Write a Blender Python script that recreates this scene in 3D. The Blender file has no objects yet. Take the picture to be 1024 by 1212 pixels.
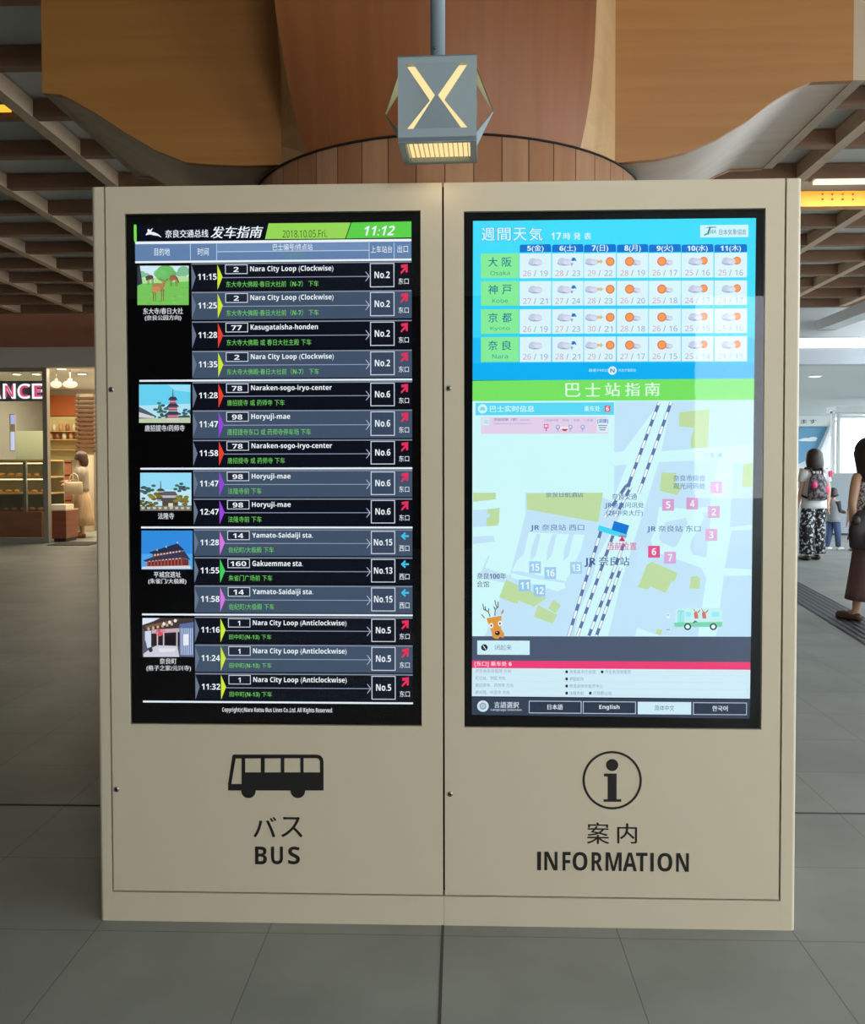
import bpy, bmesh, math, random
from mathutils import Vector, Matrix
random.seed(7)
C = bpy.context.scene
COL = C.collection
PI = math.pi

# ------------------------------------------------------------------ camera
FPX = 1000.0                         # focal length in pixels of the 1024 x 1212 frame
CAM = Vector((0.0476, 0.0, 1.36))
YAW, PITCH, ROLL = -0.0311, -0.0265, -0.0020
CXP, CYP = 512.0, 577.8              # principal point
_f = Vector((math.sin(YAW) * math.cos(PITCH), math.cos(YAW) * math.cos(PITCH), math.sin(PITCH)))
_r0 = Vector((math.cos(YAW), -math.sin(YAW), 0))
_u0 = _r0.cross(_f)
_r = _r0 * math.cos(ROLL) + _u0 * math.sin(ROLL)
_u = _u0 * math.cos(ROLL) - _r0 * math.sin(ROLL)
cd = bpy.data.cameras.new('camera')
cam = bpy.data.objects.new('camera', cd)
COL.objects.link(cam)
cd.sensor_width = 36
cd.lens = 36 * FPX / 1212
cd.shift_y = -(606 - CYP) / 1212
cd.clip_end = 300
M3 = Matrix((_r, _u, -_f)).transposed()
cam.matrix_world = Matrix.Translation(CAM) @ M3.to_4x4()
C.camera = cam

# ------------------------------------------------------------------ world, light, exposure
C.view_settings.view_transform = 'Standard'
C.view_settings.look = 'None'
C.view_settings.exposure = 0.0
C.view_settings.gamma = 1.0
C.view_settings.use_curve_mapping = False
w = bpy.data.worlds.new('sky')
C.world = w
w.use_nodes = True
bg = w.node_tree.nodes['Background']
bg.inputs[0].default_value = (0.86, 0.955, 1.03, 1)
bg.inputs[1].default_value = 5.2


def area_light(name, loc, rot, sx, sy, power, col):
    l = bpy.data.lights.new(name, 'AREA')
    l.shape = 'RECTANGLE'
    l.size, l.size_y = sx, sy
    l.energy = power
    l.color = col
    o = bpy.data.objects.new(name, l)
    COL.objects.link(o)
    o.location = loc
    o.rotation_euler = rot
    return o


for lx_, lp_ in ((1.0, 58), (4.0, 62)):            # unseen fill added above and behind the viewer to brighten the cabinets
    area_light('cabinet_fill', (lx_, -1.5, 3.9), (math.radians(50), 0, 0), 1.0, 0.8, lp_, (1.0, 0.93, 0.82))

# ------------------------------------------------------------------ helpers
def U(px, py, x=None, y=None, z=None):
    """the point on a plane (x=, y= or z=) that was measured at a place of the photograph"""
    d = _r * (px - CXP) - _u * (py - CYP) + _f * FPX
    if y is not None:
        t = (y - CAM.y) / d.y
    elif z is not None:
        t = (z - CAM.z) / d.z
    else:
        t = (x - CAM.x) / d.x
    return CAM + d * t


def lin(c):
    c = c / 255.0
    return c / 12.92 if c <= 0.04045 else ((c + 0.055) / 1.055) ** 2.4


def rgb(*c):
    return (lin(c[0]), lin(c[1]), lin(c[2]), 1)


_mats = {}


def pm(name, col, rough=0.5, metal=0.0, bump=None, noise=None, emit=None, coat=0.0, spec=0.5):
    """principled material. noise = (scale xyz, colour2, lo, hi); bump = (scale, strength)"""
    if name in _mats:
        return _mats[name]
    m = bpy.data.materials.new(name)
    m.use_nodes = True
    nt = m.node_tree
    b = nt.nodes['Principled BSDF']
    b.inputs['Base Color'].default_value = col
    b.inputs['Roughness'].default_value = rough
    b.inputs['Metallic'].default_value = metal
    b.inputs['Coat Weight'].default_value = coat
    b.inputs['Specular IOR Level'].default_value = spec
    if emit:
        b.inputs['Emission Color'].default_value = emit[0]
        b.inputs['Emission Strength'].default_value = emit[1]
    if noise or bump:
        tc = nt.nodes.new('ShaderNodeTexCoord')
    if noise:
        mp = nt.nodes.new('ShaderNodeMapping')
        mp.inputs['Scale'].default_value = noise[0]
        nt.links.new(tc.outputs['Object'], mp.inputs[0])
        n = nt.nodes.new('ShaderNodeTexNoise')
        n.inputs['Scale'].default_value = 1
        n.inputs['Detail'].default_value = 6
        nt.links.new(mp.outputs[0], n.inputs['Vector'])
        r = nt.nodes.new('ShaderNodeValToRGB')
        r.color_ramp.elements[0].position = noise[2]
        r.color_ramp.elements[0].color = col
        r.color_ramp.elements[1].position = noise[3]
        r.color_ramp.elements[1].color = noise[1]
        nt.links.new(n.outputs[0], r.inputs[0])
        nt.links.new(r.outputs[0], b.inputs['Base Color'])
    if bump:
        n2 = nt.nodes.new('ShaderNodeTexNoise')
        n2.inputs['Scale'].default_value = bump[0]
        nt.links.new(tc.outputs['Object'], n2.inputs['Vector'])
        bp = nt.nodes.new('ShaderNodeBump')
        bp.inputs['Strength'].default_value = bump[1]
        bp.inputs['Distance'].default_value = 0.01
        nt.links.new(n2.outputs[0], bp.inputs['Height'])
        nt.links.new(bp.outputs[0], b.inputs['Normal'])
    _mats[name] = m
    return m


def em(r, g, b, s=1.0):
    """light given off by a screen, sign or lamp"""
    k = 'glow_%d_%d_%d_%g' % (r, g, b, s)
    if k in _mats:
        return _mats[k]
    m = bpy.data.materials.new(k)
    m.use_nodes = True
    nt = m.node_tree
    nt.nodes.clear()
    o = nt.nodes.new('ShaderNodeOutputMaterial')
    e = nt.nodes.new('ShaderNodeEmission')
    e.inputs[0].default_value = rgb(r, g, b)
    e.inputs[1].default_value = s
    d = nt.nodes.new('ShaderNodeBsdfDiffuse')
    c = rgb(r, g, b)
    d.inputs[0].default_value = (c[0] * .12, c[1] * .12, c[2] * .12, 1)
    a = nt.nodes.new('ShaderNodeAddShader')
    nt.links.new(e.outputs[0], a.inputs[0])
    nt.links.new(d.outputs[0], a.inputs[1])
    nt.links.new(a.outputs[0], o.inputs[0])
    _mats[k] = m
    return m


def glass_mat(name, tint=(1, 1, 1, 1), ior=1.45, rough=0.02):
    if name in _mats:
        return _mats[name]
    m = bpy.data.materials.new(name)
    m.use_nodes = True
    nt = m.node_tree
    nt.nodes.clear()
    o = nt.nodes.new('ShaderNodeOutputMaterial')
    mx = nt.nodes.new('ShaderNodeMixShader')
    t = nt.nodes.new('ShaderNodeBsdfTransparent')
    t.inputs[0].default_value = tint
    g = nt.nodes.new('ShaderNodeBsdfGlossy')
    g.inputs['Roughness'].default_value = rough
    fr = nt.nodes.new('ShaderNodeFresnel')
    fr.inputs[0].default_value = ior
    nt.links.new(fr.outputs[0], mx.inputs[0])
    nt.links.new(t.outputs[0], mx.inputs[1])
    nt.links.new(g.outputs[0], mx.inputs[2])
    nt.links.new(mx.outputs[0], o.inputs[0])
    _mats[name] = m
    return m


_tc = {}


def text_geo(body, bold=0.0, shear=0.0):
    k = (body, bold, shear)
    if k in _tc:
        return _tc[k]
    cu = bpy.data.curves.new('lettering', 'FONT')
    bb = 0x1D5D4 if bold > 0 else 0x1D5A0           # plain sans-serif letters and digits, bold or regular
    dd = 0x1D7EC if bold > 0 else 0x1D7E2
    out = ''
    for ch in body:
        if 'A' <= ch <= 'Z':
            ch = chr(bb + ord(ch) - 65)
        elif 'a' <= ch <= 'z':
            ch = chr(bb + 26 + ord(ch) - 97)
        elif '0' <= ch <= '9':
            ch = chr(dd + ord(ch) - 48)
        out += ch
    cu.body = out
    cu.resolution_u = 3
    cu.shear = shear
    ob = bpy.data.objects.new('lettering', cu)
    COL.objects.link(ob)
    dg = bpy.context.evaluated_depsgraph_get()
    me = bpy.data.meshes.new_from_object(ob.evaluated_get(dg))
    vs = [(v.co.x, v.co.y) for v in me.vertices]
    fs = [tuple(p.vertices) for p in me.polygons]
    bpy.data.objects.remove(ob)
    bpy.data.curves.remove(cu)
    bpy.data.meshes.remove(me)
    xs = [v[0] for v in vs] or [0, 1]
    ys = [v[1] for v in vs] or [0, 1]
    _tc[k] = (vs, fs, min(xs), max(xs), min(ys), max(ys))
    return _tc[k]


class MB:
    """collects shapes and links them as ONE mesh object"""

    def __init__(self):
        self.v, self.f, self.m, self.s, self.mats = [], [], [], [], []

    def mi(self, mat):
        if mat not in self.mats:
            self.mats.append(mat)
        return self.mats.index(mat)

    def add(self, vs, fs, mat, smooth=False):
        o = len(self.v)
        i = self.mi(mat)
        self.v += [tuple(p) for p in vs]
        for q in fs:
            self.f.append([o + a for a in q])
            self.m.append(i)
            self.s.append(smooth)
        return self

    def box(self, x0, x1, y0, y1, z0, z1, mat, bev=0.0):
        if bev > 0:
            bm = bmesh.new()
            bmesh.ops.create_cube(bm, size=1)
            for q in bm.verts:
                q.co = Vector(((x0 + x1) / 2 + q.co.x * (x1 - x0), (y0 + y1) / 2 + q.co.y * (y1 - y0), (z0 + z1) / 2 + q.co.z * (z1 - z0)))
            bmesh.ops.bevel(bm, geom=bm.edges[:], offset=bev, segments=2, affect='EDGES', profile=0.5)
            self.bm(bm, mat)
            return self
        vs = [(x0, y0, z0), (x1, y0, z0), (x1, y1, z0), (x0, y1, z0), (x0, y0, z1), (x1, y0, z1), (x1, y1, z1), (x0, y1, z1)]
        fs = [(0, 3, 2, 1), (4, 5, 6, 7), (0, 1, 5, 4), (1, 2, 6, 5), (2, 3, 7, 6), (3, 0, 4, 7)]
        return self.add(vs, fs, mat)

    def bm(self, bm, mat, smooth=False):
        bm.verts.index_update()
        self.add([q.co for q in bm.verts], [[q.index for q in p.verts] for p in bm.faces], mat, smooth)
        bm.free()

    def prism(self, pts, axis, a, b, mat, smooth=False):
        """polygon pts (2D) extruded along axis from a to b. axis y: pts are (x,z); axis x: (y,z); axis z: (x,y)"""
        def P(p, t):
            return (p[0], t, p[1]) if axis == 'y' else ((t, p[0], p[1]) if axis == 'x' else (p[0], p[1], t))
        n = len(pts)
        vs = [P(p, a) for p in pts] + [P(p, b) for p in pts]
        fs = [tuple(range(n)), tuple(range(2 * n - 1, n - 1, -1))]
        self.add(vs, fs, mat)
        self.add(vs, [(i, n + i, n + (i + 1) % n, (i + 1) % n) for i in range(n)], mat, smooth)
        return self

    def loft(self, rings, mat, seg=16, cap=True, smooth=True):
        """rings: (centre, rx, ry) horizontal ellipses, bottom to top"""
        vs, fs = [], []
        for c, rx, ry in rings:
            for k in range(seg):
                a = 2 * PI * k / seg
                vs.append((c[0] + rx * math.cos(a), c[1] + ry * math.sin(a), c[2]))
        for i in range(len(rings) - 1):
            for k in range(seg):
                k2 = (k + 1) % seg
                fs.append((i * seg + k, i * seg + k2, (i + 1) * seg + k2, (i + 1) * seg + k))
        if cap:
            fs.append(tuple(range(seg - 1, -1, -1)))
            fs.append(tuple(range((len(rings) - 1) * seg, len(rings) * seg)))
        return self.add(vs, fs, mat, smooth)

    def tube(self, pts, rad, mat, seg=10, smooth=True, cap=True):
        """tube along points; rad a number or one per point"""
        pts = [Vector(p) for p in pts]
        n = len(pts)
        R = rad if isinstance(rad, (list, tuple)) else [rad] * n
        vs, fs = [], []
        up = None
        for i, p in enumerate(pts):
            d = (pts[min(i + 1, n - 1)] - pts[max(i - 1, 0)]).normalized()
            if up is None:
                up = Vector((0, 0, 1)) if abs(d.z) < 0.9 else Vector((1, 0, 0))
            a = d.cross(up)
            if a.length < 1e-4:
                a = d.cross(Vector((0, 1, 0)))
            a.normalize()
            b = a.cross(d).normalized()
            up = b
            for k in range(seg):
                t = 2 * PI * k / seg
                vs.append(p + a * (R[i] * math.cos(t)) + b * (R[i] * math.sin(t)))
        for i in range(n - 1):
            for k in range(seg):
                k2 = (k + 1) % seg
                fs.append((i * seg + k, i * seg + k2, (i + 1) * seg + k2, (i + 1) * seg + k))
        if cap:
            fs.append(tuple(range(seg - 1, -1, -1)))
            fs.append(tuple(range((n - 1) * seg, n * seg)))
        return self.add(vs, fs, mat, smooth)

    def ball(self, c, rx, ry, rz, mat, seg=16, rin=10):
        vs, fs = [], []
        for i in range(rin + 1):
            t = PI * i / rin
            for k in range(seg):
                a = 2 * PI * k / seg
                vs.append((c[0] + rx * math.sin(t) * math.cos(a), c[1] + ry * math.sin(t) * math.sin(a), c[2] - rz * math.cos(t)))
        for i in range(rin):
            for k in range(seg):
                k2 = (k + 1) % seg
                fs.append((i * seg + k, i * seg + k2, (i + 1) * seg + k2, (i + 1) * seg + k))
        return self.add(vs, fs, mat, True)

    # ---- flat shapes on an upright plane y = Y, corners measured on the photograph
    def fpoly(self, pts, Y, mat):
        vs = [U(p[0], p[1], y=Y) for p in pts]
        return self.add(vs, [tuple(range(len(vs)))], mat)

    def frect(self, x0, y0, x1, y1, Y, mat):
        """upright rectangle, world aligned"""
        a = U(x0, (y0 + y1) / 2, y=Y).x
        b = U(x1, (y0 + y1) / 2, y=Y).x
        t = U((x0 + x1) / 2, y0, y=Y).z
        o = U((x0 + x1) / 2, y1, y=Y).z
        return self.rect(a, b, o, t, Y, mat)

    def rect(self, a, b, o, t, Y, mat):
        return self.add([(a, Y, o), (b, Y, o), (b, Y, t), (a, Y, t)], [(0, 1, 2, 3)], mat)

    def fframe(self, x0, y0, x1, y1, wd, Y, mat):
        a = U(x0, (y0 + y1) / 2, y=Y).x
        b = U(x1, (y0 + y1) / 2, y=Y).x
        t = U((x0 + x1) / 2, y0, y=Y).z
        o = U((x0 + x1) / 2, y1, y=Y).z
        self.rect(a, b, t - wd, t, Y, mat)
        self.rect(a, b, o, o + wd, Y, mat)
        self.rect(a, a + wd, o + wd, t - wd, Y, mat)
        return self.rect(b - wd, b, o + wd, t - wd, Y, mat)

    def disc(self, px, py, rx, ry, Y, mat, seg=20):
        c = U(px, py, y=Y)
        k = Y / FPX
        vs = [(c.x + rx * k * math.cos(2 * PI * i / seg), Y, c.z + ry * k * math.sin(2 * PI * i / seg)) for i in range(seg)]
        return self.add(vs, [tuple(range(seg))], mat)

    def ftext(self, body, x0, y0, x1, y1, Y, mat, bold=0.0, shear=0.0, rot=0.0):
        """lettering whose ink fills the measured box"""
        vs, fs, a0, a1, b0, b1 = text_geo(body, bold, shear)
        A = U(x0, (y0 + y1) / 2, y=Y).x
        B = U(x1, (y0 + y1) / 2, y=Y).x
        T = U((x0 + x1) / 2, y0, y=Y).z
        O = U((x0 + x1) / 2, y1, y=Y).z
        h_ = (T - O) * min(bold, .05) * 1.1
        for dx in ((-h_, h_) if bold > 0 and not body.isascii() else (0,)):      # characters without a bold cut are thickened
            self.add([(A + dx + (p[0] - a0) / (a1 - a0) * (B - A), Y + dx * .01, O + (p[1] - b0) / (b1 - b0) * (T - O)) for p in vs], fs, mat)
        return self

    def build(self, name, parent=None, local=False):
        me = bpy.data.meshes.new(name)
        off = Vector((0, 0, 0))
        if parent is not None and not local:
            p = parent
            while p is not None:
                off += p.location
                p = p.parent
        me.from_pydata([Vector(p) - off for p in self.v] if off.length else self.v, [], self.f)
        for mt in self.mats:
            me.materials.append(mt)
        me.polygons.foreach_set('material_index', self.m)
        me.polygons.foreach_set('use_smooth', self.s)
        me.update()
        o = bpy.data.objects.new(name, me)
        COL.objects.link(o)
        if parent is not None:
            o.parent = parent
        return o


def tag(o, label=None, cat=None, group=None, kind=None):
    for k, val in (('label', label), ('category', cat), ('group', group), ('kind', kind)):
        if val:
            o[k] = val
    return o


def thing(name, label, cat, loc=(0, 0, 0), rz=0.0, group=None):
    o = bpy.data.objects.new(name, None)
    COL.objects.link(o)
    o.location = loc
    o.rotation_euler = (0, 0, rz)
    o.empty_display_size = 0.1
    return tag(o, label, cat, group)


def dup(root, loc, rz=0.0, label=None, scale=None):
    r = root.copy()
    COL.objects.link(r)
    r.location = loc
    r.rotation_euler = (0, 0, rz)
    if scale:
        r.scale = scale
    if label:
        r['label'] = label
    for ch in list(root.children):
        c = ch.copy()
        COL.objects.link(c)
        c.parent = r
        for g in ch.children:
            d = g.copy()
            COL.objects.link(d)
            d.parent = c
    return r


def smooth_obj(o, ang=0.6):
    for p in o.data.polygons:
        p.use_smooth = True
    return o


# ------------------------------------------------------------------ materials
def floor_mat():
    m = bpy.data.materials.new('stone_tile')
    m.use_nodes = True
    nt = m.node_tree
    b = nt.nodes['Principled BSDF']
    tc = nt.nodes.new('ShaderNodeTexCoord')
    br = nt.nodes.new('ShaderNodeTexBrick')
    br.offset = 0.0
    br.inputs['Scale'].default_value = 1.0
    br.inputs['Brick Width'].default_value = 0.51
    br.inputs['Row Height'].default_value = 0.45
    br.inputs['Mortar Size'].default_value = 0.0018
    br.inputs['Mortar Smooth'].default_value = 0.2
    br.inputs['Color1'].default_value = rgb(139, 143, 137)
    br.inputs['Color2'].default_value = rgb(133, 138, 133)
    br.inputs['Mortar'].default_value = rgb(98, 100, 95)
    mp = nt.nodes.new('ShaderNodeMapping')
    mp.inputs['Location'].default_value = (0.001, -U(60, 953, z=0).y, 0)
    nt.links.new(tc.outputs['Object'], mp.inputs[0])
    nt.links.new(mp.outputs[0], br.inputs['Vector'])
    n = nt.nodes.new('ShaderNodeTexNoise')
    n.inputs['Scale'].default_value = 2.2
    n.inputs['Detail'].default_value = 8
    nt.links.new(tc.outputs['Object'], n.inputs['Vector'])
    mx = nt.nodes.new('ShaderNodeMix')
    mx.data_type = 'RGBA'
    mx.blend_type = 'MULTIPLY'
    mx.inputs[0].default_value = 0.55
    rp = nt.nodes.new('ShaderNodeValToRGB')
    rp.color_ramp.elements[0].position = 0.3
    rp.color_ramp.elements[0].color = (0.50, 0.50, 0.48, 1)
    rp.color_ramp.elements[1].position = 0.72
    nt.links.new(n.outputs[0], rp.inputs[0])
    nt.links.new(br.outputs['Color'], mx.inputs[6])
    nt.links.new(rp.outputs[0], mx.inputs[7])
    nt.links.new(mx.outputs[2], b.inputs['Base Color'])
    b.inputs['Roughness'].default_value = 0.48
    b.inputs['Specular IOR Level'].default_value = 0.42
    n2 = nt.nodes.new('ShaderNodeTexNoise')
    n2.inputs['Scale'].default_value = 60
    bp = nt.nodes.new('ShaderNodeBump')
    bp.inputs['Strength'].default_value = 0.06
    nt.links.new(tc.outputs['Object'], n2.inputs['Vector'])
    nt.links.new(n2.outputs[0], bp.inputs['Height'])
    nt.links.new(bp.outputs[0], b.inputs['Normal'])
    return m


def planks_mat():
    """vertical timber boards round a cylinder"""
    m = bpy.data.materials.new('timber_boards')
    m.use_nodes = True
    nt = m.node_tree
    L = nt.links.new
    b = nt.nodes['Principled BSDF']
    tc = nt.nodes.new('ShaderNodeTexCoord')
    sp = nt.nodes.new('ShaderNodeSeparateXYZ')
    L(tc.outputs['Object'], sp.inputs[0])
    at = nt.nodes.new('ShaderNodeMath')
    at.operation = 'ARCTAN2'
    L(sp.outputs[1], at.inputs[0])
    L(sp.outputs[0], at.inputs[1])
    mu = nt.nodes.new('ShaderNodeMath')
    mu.operation = 'MULTIPLY'
    mu.inputs[1].default_value = 52 / (2 * PI)
    L(at.outputs[0], mu.inputs[0])
    fl = nt.nodes.new('ShaderNodeMath')
    fl.operation = 'FLOOR'
    L(mu.outputs[0], fl.inputs[0])
    wn = nt.nodes.new('ShaderNodeTexWhiteNoise')
    wn.noise_dimensions = '1D'
    L(fl.outputs[0], wn.inputs['W'])
    rp = nt.nodes.new('ShaderNodeValToRGB')
    rp.color_ramp.elements[0].color = rgb(196, 140, 104)
    rp.color_ramp.elements[1].color = rgb(226, 178, 140)
    L(wn.outputs[0], rp.inputs[0])
    fr = nt.nodes.new('ShaderNodeMath')
    fr.operation = 'FRACT'
    L(mu.outputs[0], fr.inputs[0])
    gt = nt.nodes.new('ShaderNodeMath')
    gt.operation = 'LESS_THAN'
    gt.inputs[1].default_value = 0.035
    L(fr.outputs[0], gt.inputs[0])
    mp = nt.nodes.new('ShaderNodeMapping')
    mp.inputs['Scale'].default_value = (14, 14, 1.2)
    L(tc.outputs['Object'], mp.inputs[0])
    n = nt.nodes.new('ShaderNodeTexNoise')
    n.inputs['Scale'].default_value = 1.5
    n.inputs['Detail'].default_value = 6
    L(mp.outputs[0], n.inputs['Vector'])
    mx = nt.nodes.new('ShaderNodeMix')
    mx.data_type = 'RGBA'
    mx.blend_type = 'MULTIPLY'
    mx.inputs[0].default_value = 0.5
    L(rp.outputs[0], mx.inputs[6])
    L(n.outputs[0], mx.inputs[7])
    mx2 = nt.nodes.new('ShaderNodeMix')
    mx2.data_type = 'RGBA'
    L(gt.outputs[0], mx2.inputs[0])
    L(mx.outputs[2], mx2.inputs[6])
    mx2.inputs[7].default_value = rgb(70, 45, 32)
    L(mx2.outputs[2], b.inputs['Base Color'])
    b.inputs['Roughness'].default_value = 0.5
    return m


CREAM = pm('cream_paint', rgb(214, 202, 178), 0.42, bump=(180, 0.02))
GAP_SHADE = pm('painted_gap_shade', rgb(28, 22, 18), 0.9)  # near-black that stands in for shade in gaps
INK = pm('black_vinyl', rgb(30, 29, 28), 0.5)
BEZEL = pm('black_bezel', rgb(7, 8, 14), 0.7, spec=0.1)
STEEL = pm('brushed_steel', rgb(160, 158, 150), 0.35, 0.9)
WOOD_BEAM = pm('beam_timber', rgb(158, 118, 94), 0.6, noise=((1.2, 6, 6), rgb(136, 100, 78), 0.35, 0.7))
LIT_BEAM = pm('lit_beam_timber', rgb(224, 194, 166), 0.6, noise=((6, 1.2, 6), rgb(206, 174, 146), 0.35, 0.7))
PLY_SIDE = pm('orange_plywood', rgb(176, 122, 62), 0.45, noise=((1.0, 3, 26), rgb(168, 114, 56), 0.38, 0.66))
PLY_FRONT = pm('red_plywood', rgb(158, 97, 54), 0.42, noise=((26, 2, 1.2), rgb(150, 90, 49), 0.38, 0.66))
PLY_EDGE = pm('pale_pine', rgb(206, 168, 120), 0.5, noise=((14, 3, 2), rgb(190, 148, 100), 0.4, 0.68))
SOFFIT = pm('pale_soffit', rgb(196, 178, 156), 0.45, noise=((2, 8, 2), rgb(180, 160, 138), 0.4, 0.68))
PLASTER = pm('grey_plaster', rgb(150, 148, 142), 0.8)
WHITE = pm('white_plaster', rgb(222, 226, 228), 0.7)
SCREEN_GLASS = glass_mat('screen_glass', ior=1.38)
CLEAR = glass_mat('clear_glass', (0.93, 0.96, 0.95, 1), 1.35)

# ------------------------------------------------------------------ the setting
Y0 = 2.465                                             # front of the cabinets
b = MB().box(-16, 34, -30, 45, -0.2, 0, floor_mat())
tag(b.build('floor'), 'grey stone tile floor of the station concourse', 'floor', kind='structure')
jn = pm('joint_sealant', rgb(62, 62, 58), 0.8)
b = MB()
b.box(-0.005, 0.003, -1, 2.5, 0, 0.001, jn)
tag(b.build('trim_1'), 'dark joint line in the floor running out from under the cabinets', 'joint', kind='structure')
yj = U(60, 953, z=0).y
b = MB().box(-9, 9, yj - 0.006, yj + 0.006, 0, 0.0015, jn)
tag(b.build('trim_2'), 'dark joint line across the floor behind the cabinets', 'joint', kind='structure')

# ceiling slab, then the lattice of beams (parts of the ceiling)
ZB, HB = 4.0, 0.13
b = MB().box(-10, 7.6, -9.2, 14.6, ZB + HB + 0.01, ZB + HB + 0.25, pm('ceiling_board', rgb(214, 212, 204), 0.8))
ceil = tag(b.build('ceiling'), 'grey ceiling behind a lattice of brown timber beams', 'ceiling', kind='structure')
for i in range(16):
    yb = 7.15 + 0.80 * (i - 6)
    MB().box(-9.8, 7.4, yb, yb + 0.09, ZB, ZB + HB, WOOD_BEAM).build('cross_beam', ceil)
for k in range(-8, 7):
    xb = 1.07 * k
    MB().box(xb - 0.05, xb + 0.05, -1.5, 14.3, ZB - 0.004, ZB + HB - 0.002, LIT_BEAM).build('long_beam', ceil)  # paler tone puts side daylight into the long beams' colour

# wall behind the viewer on the left; the right is open to the forecourt
b = MB().box(-10, 3.9, -9.2, -9.0, 0, 4.2, pm('back_wall_panel', rgb(52, 46, 42), .6))
tag(b.build('wall_front'), 'brown wall of the concourse opposite the cabinets', 'wall', kind='structure')
# the pale office block across the forecourt, behind the viewer on the right (seen in the screen's reflection)
ofc = thing('office_building', 'pale office block across the forecourt mirrored in the right-hand screen', 'building', (18, -27, 0))
MB().box(12.5, 34, -30, -25, 0, 13, pm('office_render', rgb(226, 228, 228), .8)).build('facade', ofc)
DKG = pm('office_glass', rgb(44, 52, 62), .1)
for fx in range(8):
    for fz_ in range(4):
        wq = MB().box(12.8 + 2.6 * fx, 14.6 + 2.6 * fx, -25.02, -24.96, 1.2 + 3.0 * fz_, 3.0 + 3.0 * fz_, DKG)
        wq.box(13.67 + 2.6 * fx, 13.73 + 2.6 * fx, -24.96, -24.93, 1.2 + 3.0 * fz_, 3.0 + 3.0 * fz_, pm('office_render', rgb(196, 196, 192), .8))
        wq.build('window', ofc)
# left wall
b = MB().box(-10.3, -10, -9.2, 20.6, 0, 4.4, PLASTER)
tag(b.build('wall_left'), 'grey wall at the left end of the concourse', 'wall', kind='structure')

# ------------------------------------------------------------------ timber pillar with curved brackets
PX, PY, PR = -0.005, 4.10, 0.90
pil = thing('timber_pillar', 'round timber pillar with curved plywood brackets behind the cabinets', 'pillar', (PX, PY, 0))
zr = 2.60
b = MB().loft([((PX, PY, 0.0), PR, PR), ((PX, PY, zr), PR, PR)], planks_mat(), seg=64)
b.build('shaft', pil)
b = MB().loft([((PX, PY, zr), PR + 0.004, PR + 0.004), ((PX, PY, zr + 0.008), PR + 0.004, PR + 0.004)], GAP_SHADE, seg=64)  # dark band painting the shade line below the brackets
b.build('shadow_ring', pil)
HW = 0.52        # half width of an arm


def arm_curve(r0, z0, r1, z1, n=22):
    """lower edge of a bracket: starts steep at the shaft and flares outward"""
    return [(r0 + (r1 - r0) * (1 - math.cos(t * PI / 2)), z0 + (z1 - z0) * math.sin(t * PI / 2)) for t in [i / n for i in range(n + 1)]]


# side arms: the face towards us is flat, its lower edge is the curve
def side_arm(sign):
    yf = PY - HW
    yb_ = PY + HW
    e = U(1010 if sign > 0 else 50, 60, y=yf).x - PX
    L = abs(e)
    pts = [(728, 193), (780, 188), (812, 180), (850, 164), (885, 143), (912, 122), (935, 108), (960, 97), (1010, 95)] if sign > 0 else \
          [(333, 195), (290, 196), (255, 195), (220, 192), (185, 178), (150, 158), (115, 135), (85, 118), (72, 112), (50, 110)]
    low = [U(px, py, y=yf) for px, py in pts]
    prof = [(p.x, p.z) for p in low]
    poly = [(PX + sign * 0.10, prof[0][1])] + prof + [(prof[-1][0], 4.13), (PX + sign * 0.10, 4.13)]
    MB().prism(poly, 'y', yf, yf + 0.03, PLY_SIDE).build('bracket_face', pil)
    # underside, a curved sheet
    q = [(PX + sign * 0.10, prof[0][1])] + prof
    vs, fs = [], []
    for x, z in q:
        vs += [(x, yf + 0.03, z + 0.004), (x, yb_, z + 0.004), (x, yf + 0.03, z + 0.03), (x, yb_, z + 0.03)]
    for i in range(len(q) - 1):
        a = 4 * i
        fs += [(a, a + 1, a + 5, a + 4), (a + 2, a + 6, a + 7, a + 3)]
    MB().add(vs, fs, SOFFIT, True).build('bracket_soffit', pil)
    MB().prism(poly, 'y', yb_, yb_ + 0.03, PLY_SIDE).build('bracket_face', pil)
    x = prof[-1][0]
    x0_, x1_ = (x, x + .05) if sign > 0 else (x, x + .04)
    MB().box(x0_, x1_, yf + (0.0 if sign > 0 else .031), yb_ - .001, prof[-1][1], 4.13, SOFFIT).build('bracket_end', pil)


side_arm(1)
side_arm(-1)
# the arm that comes towards us: a curved sheet seen from below
prof = []
for t in [i / 20 for i in range(21)]:
    # radius outward from the shaft front, height
    prof.append((PY - PR + 0.02 - 1.25 * (1 - math.cos(t * PI / 2)) - 0.02 * t, zr + 0.01 + 1.45 * math.sin(t * PI / 2) ** 1.05))
le = [(365, 185), (345, 140), (333, 85), (328, 45), (322, 0)]
ri = [(690, 180), (702, 120), (707, 80), (708, 40), (708, 0)]


def lerp_edge(e, z, yy):
    # the x of an edge at a height, from the measured outline
    best = None
    P_ = [U(p[0], p[1], y=yy) for p in e]
    if z <= P_[0].z:
        return P_[0].x
    for a_, b_ in zip(P_, P_[1:]):
        if a_.z <= z <= b_.z:
            k = (z - a_.z) / (b_.z - a_.z)
            return a_.x + (b_.x - a_.x) * k
    return P_[-1].x


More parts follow.
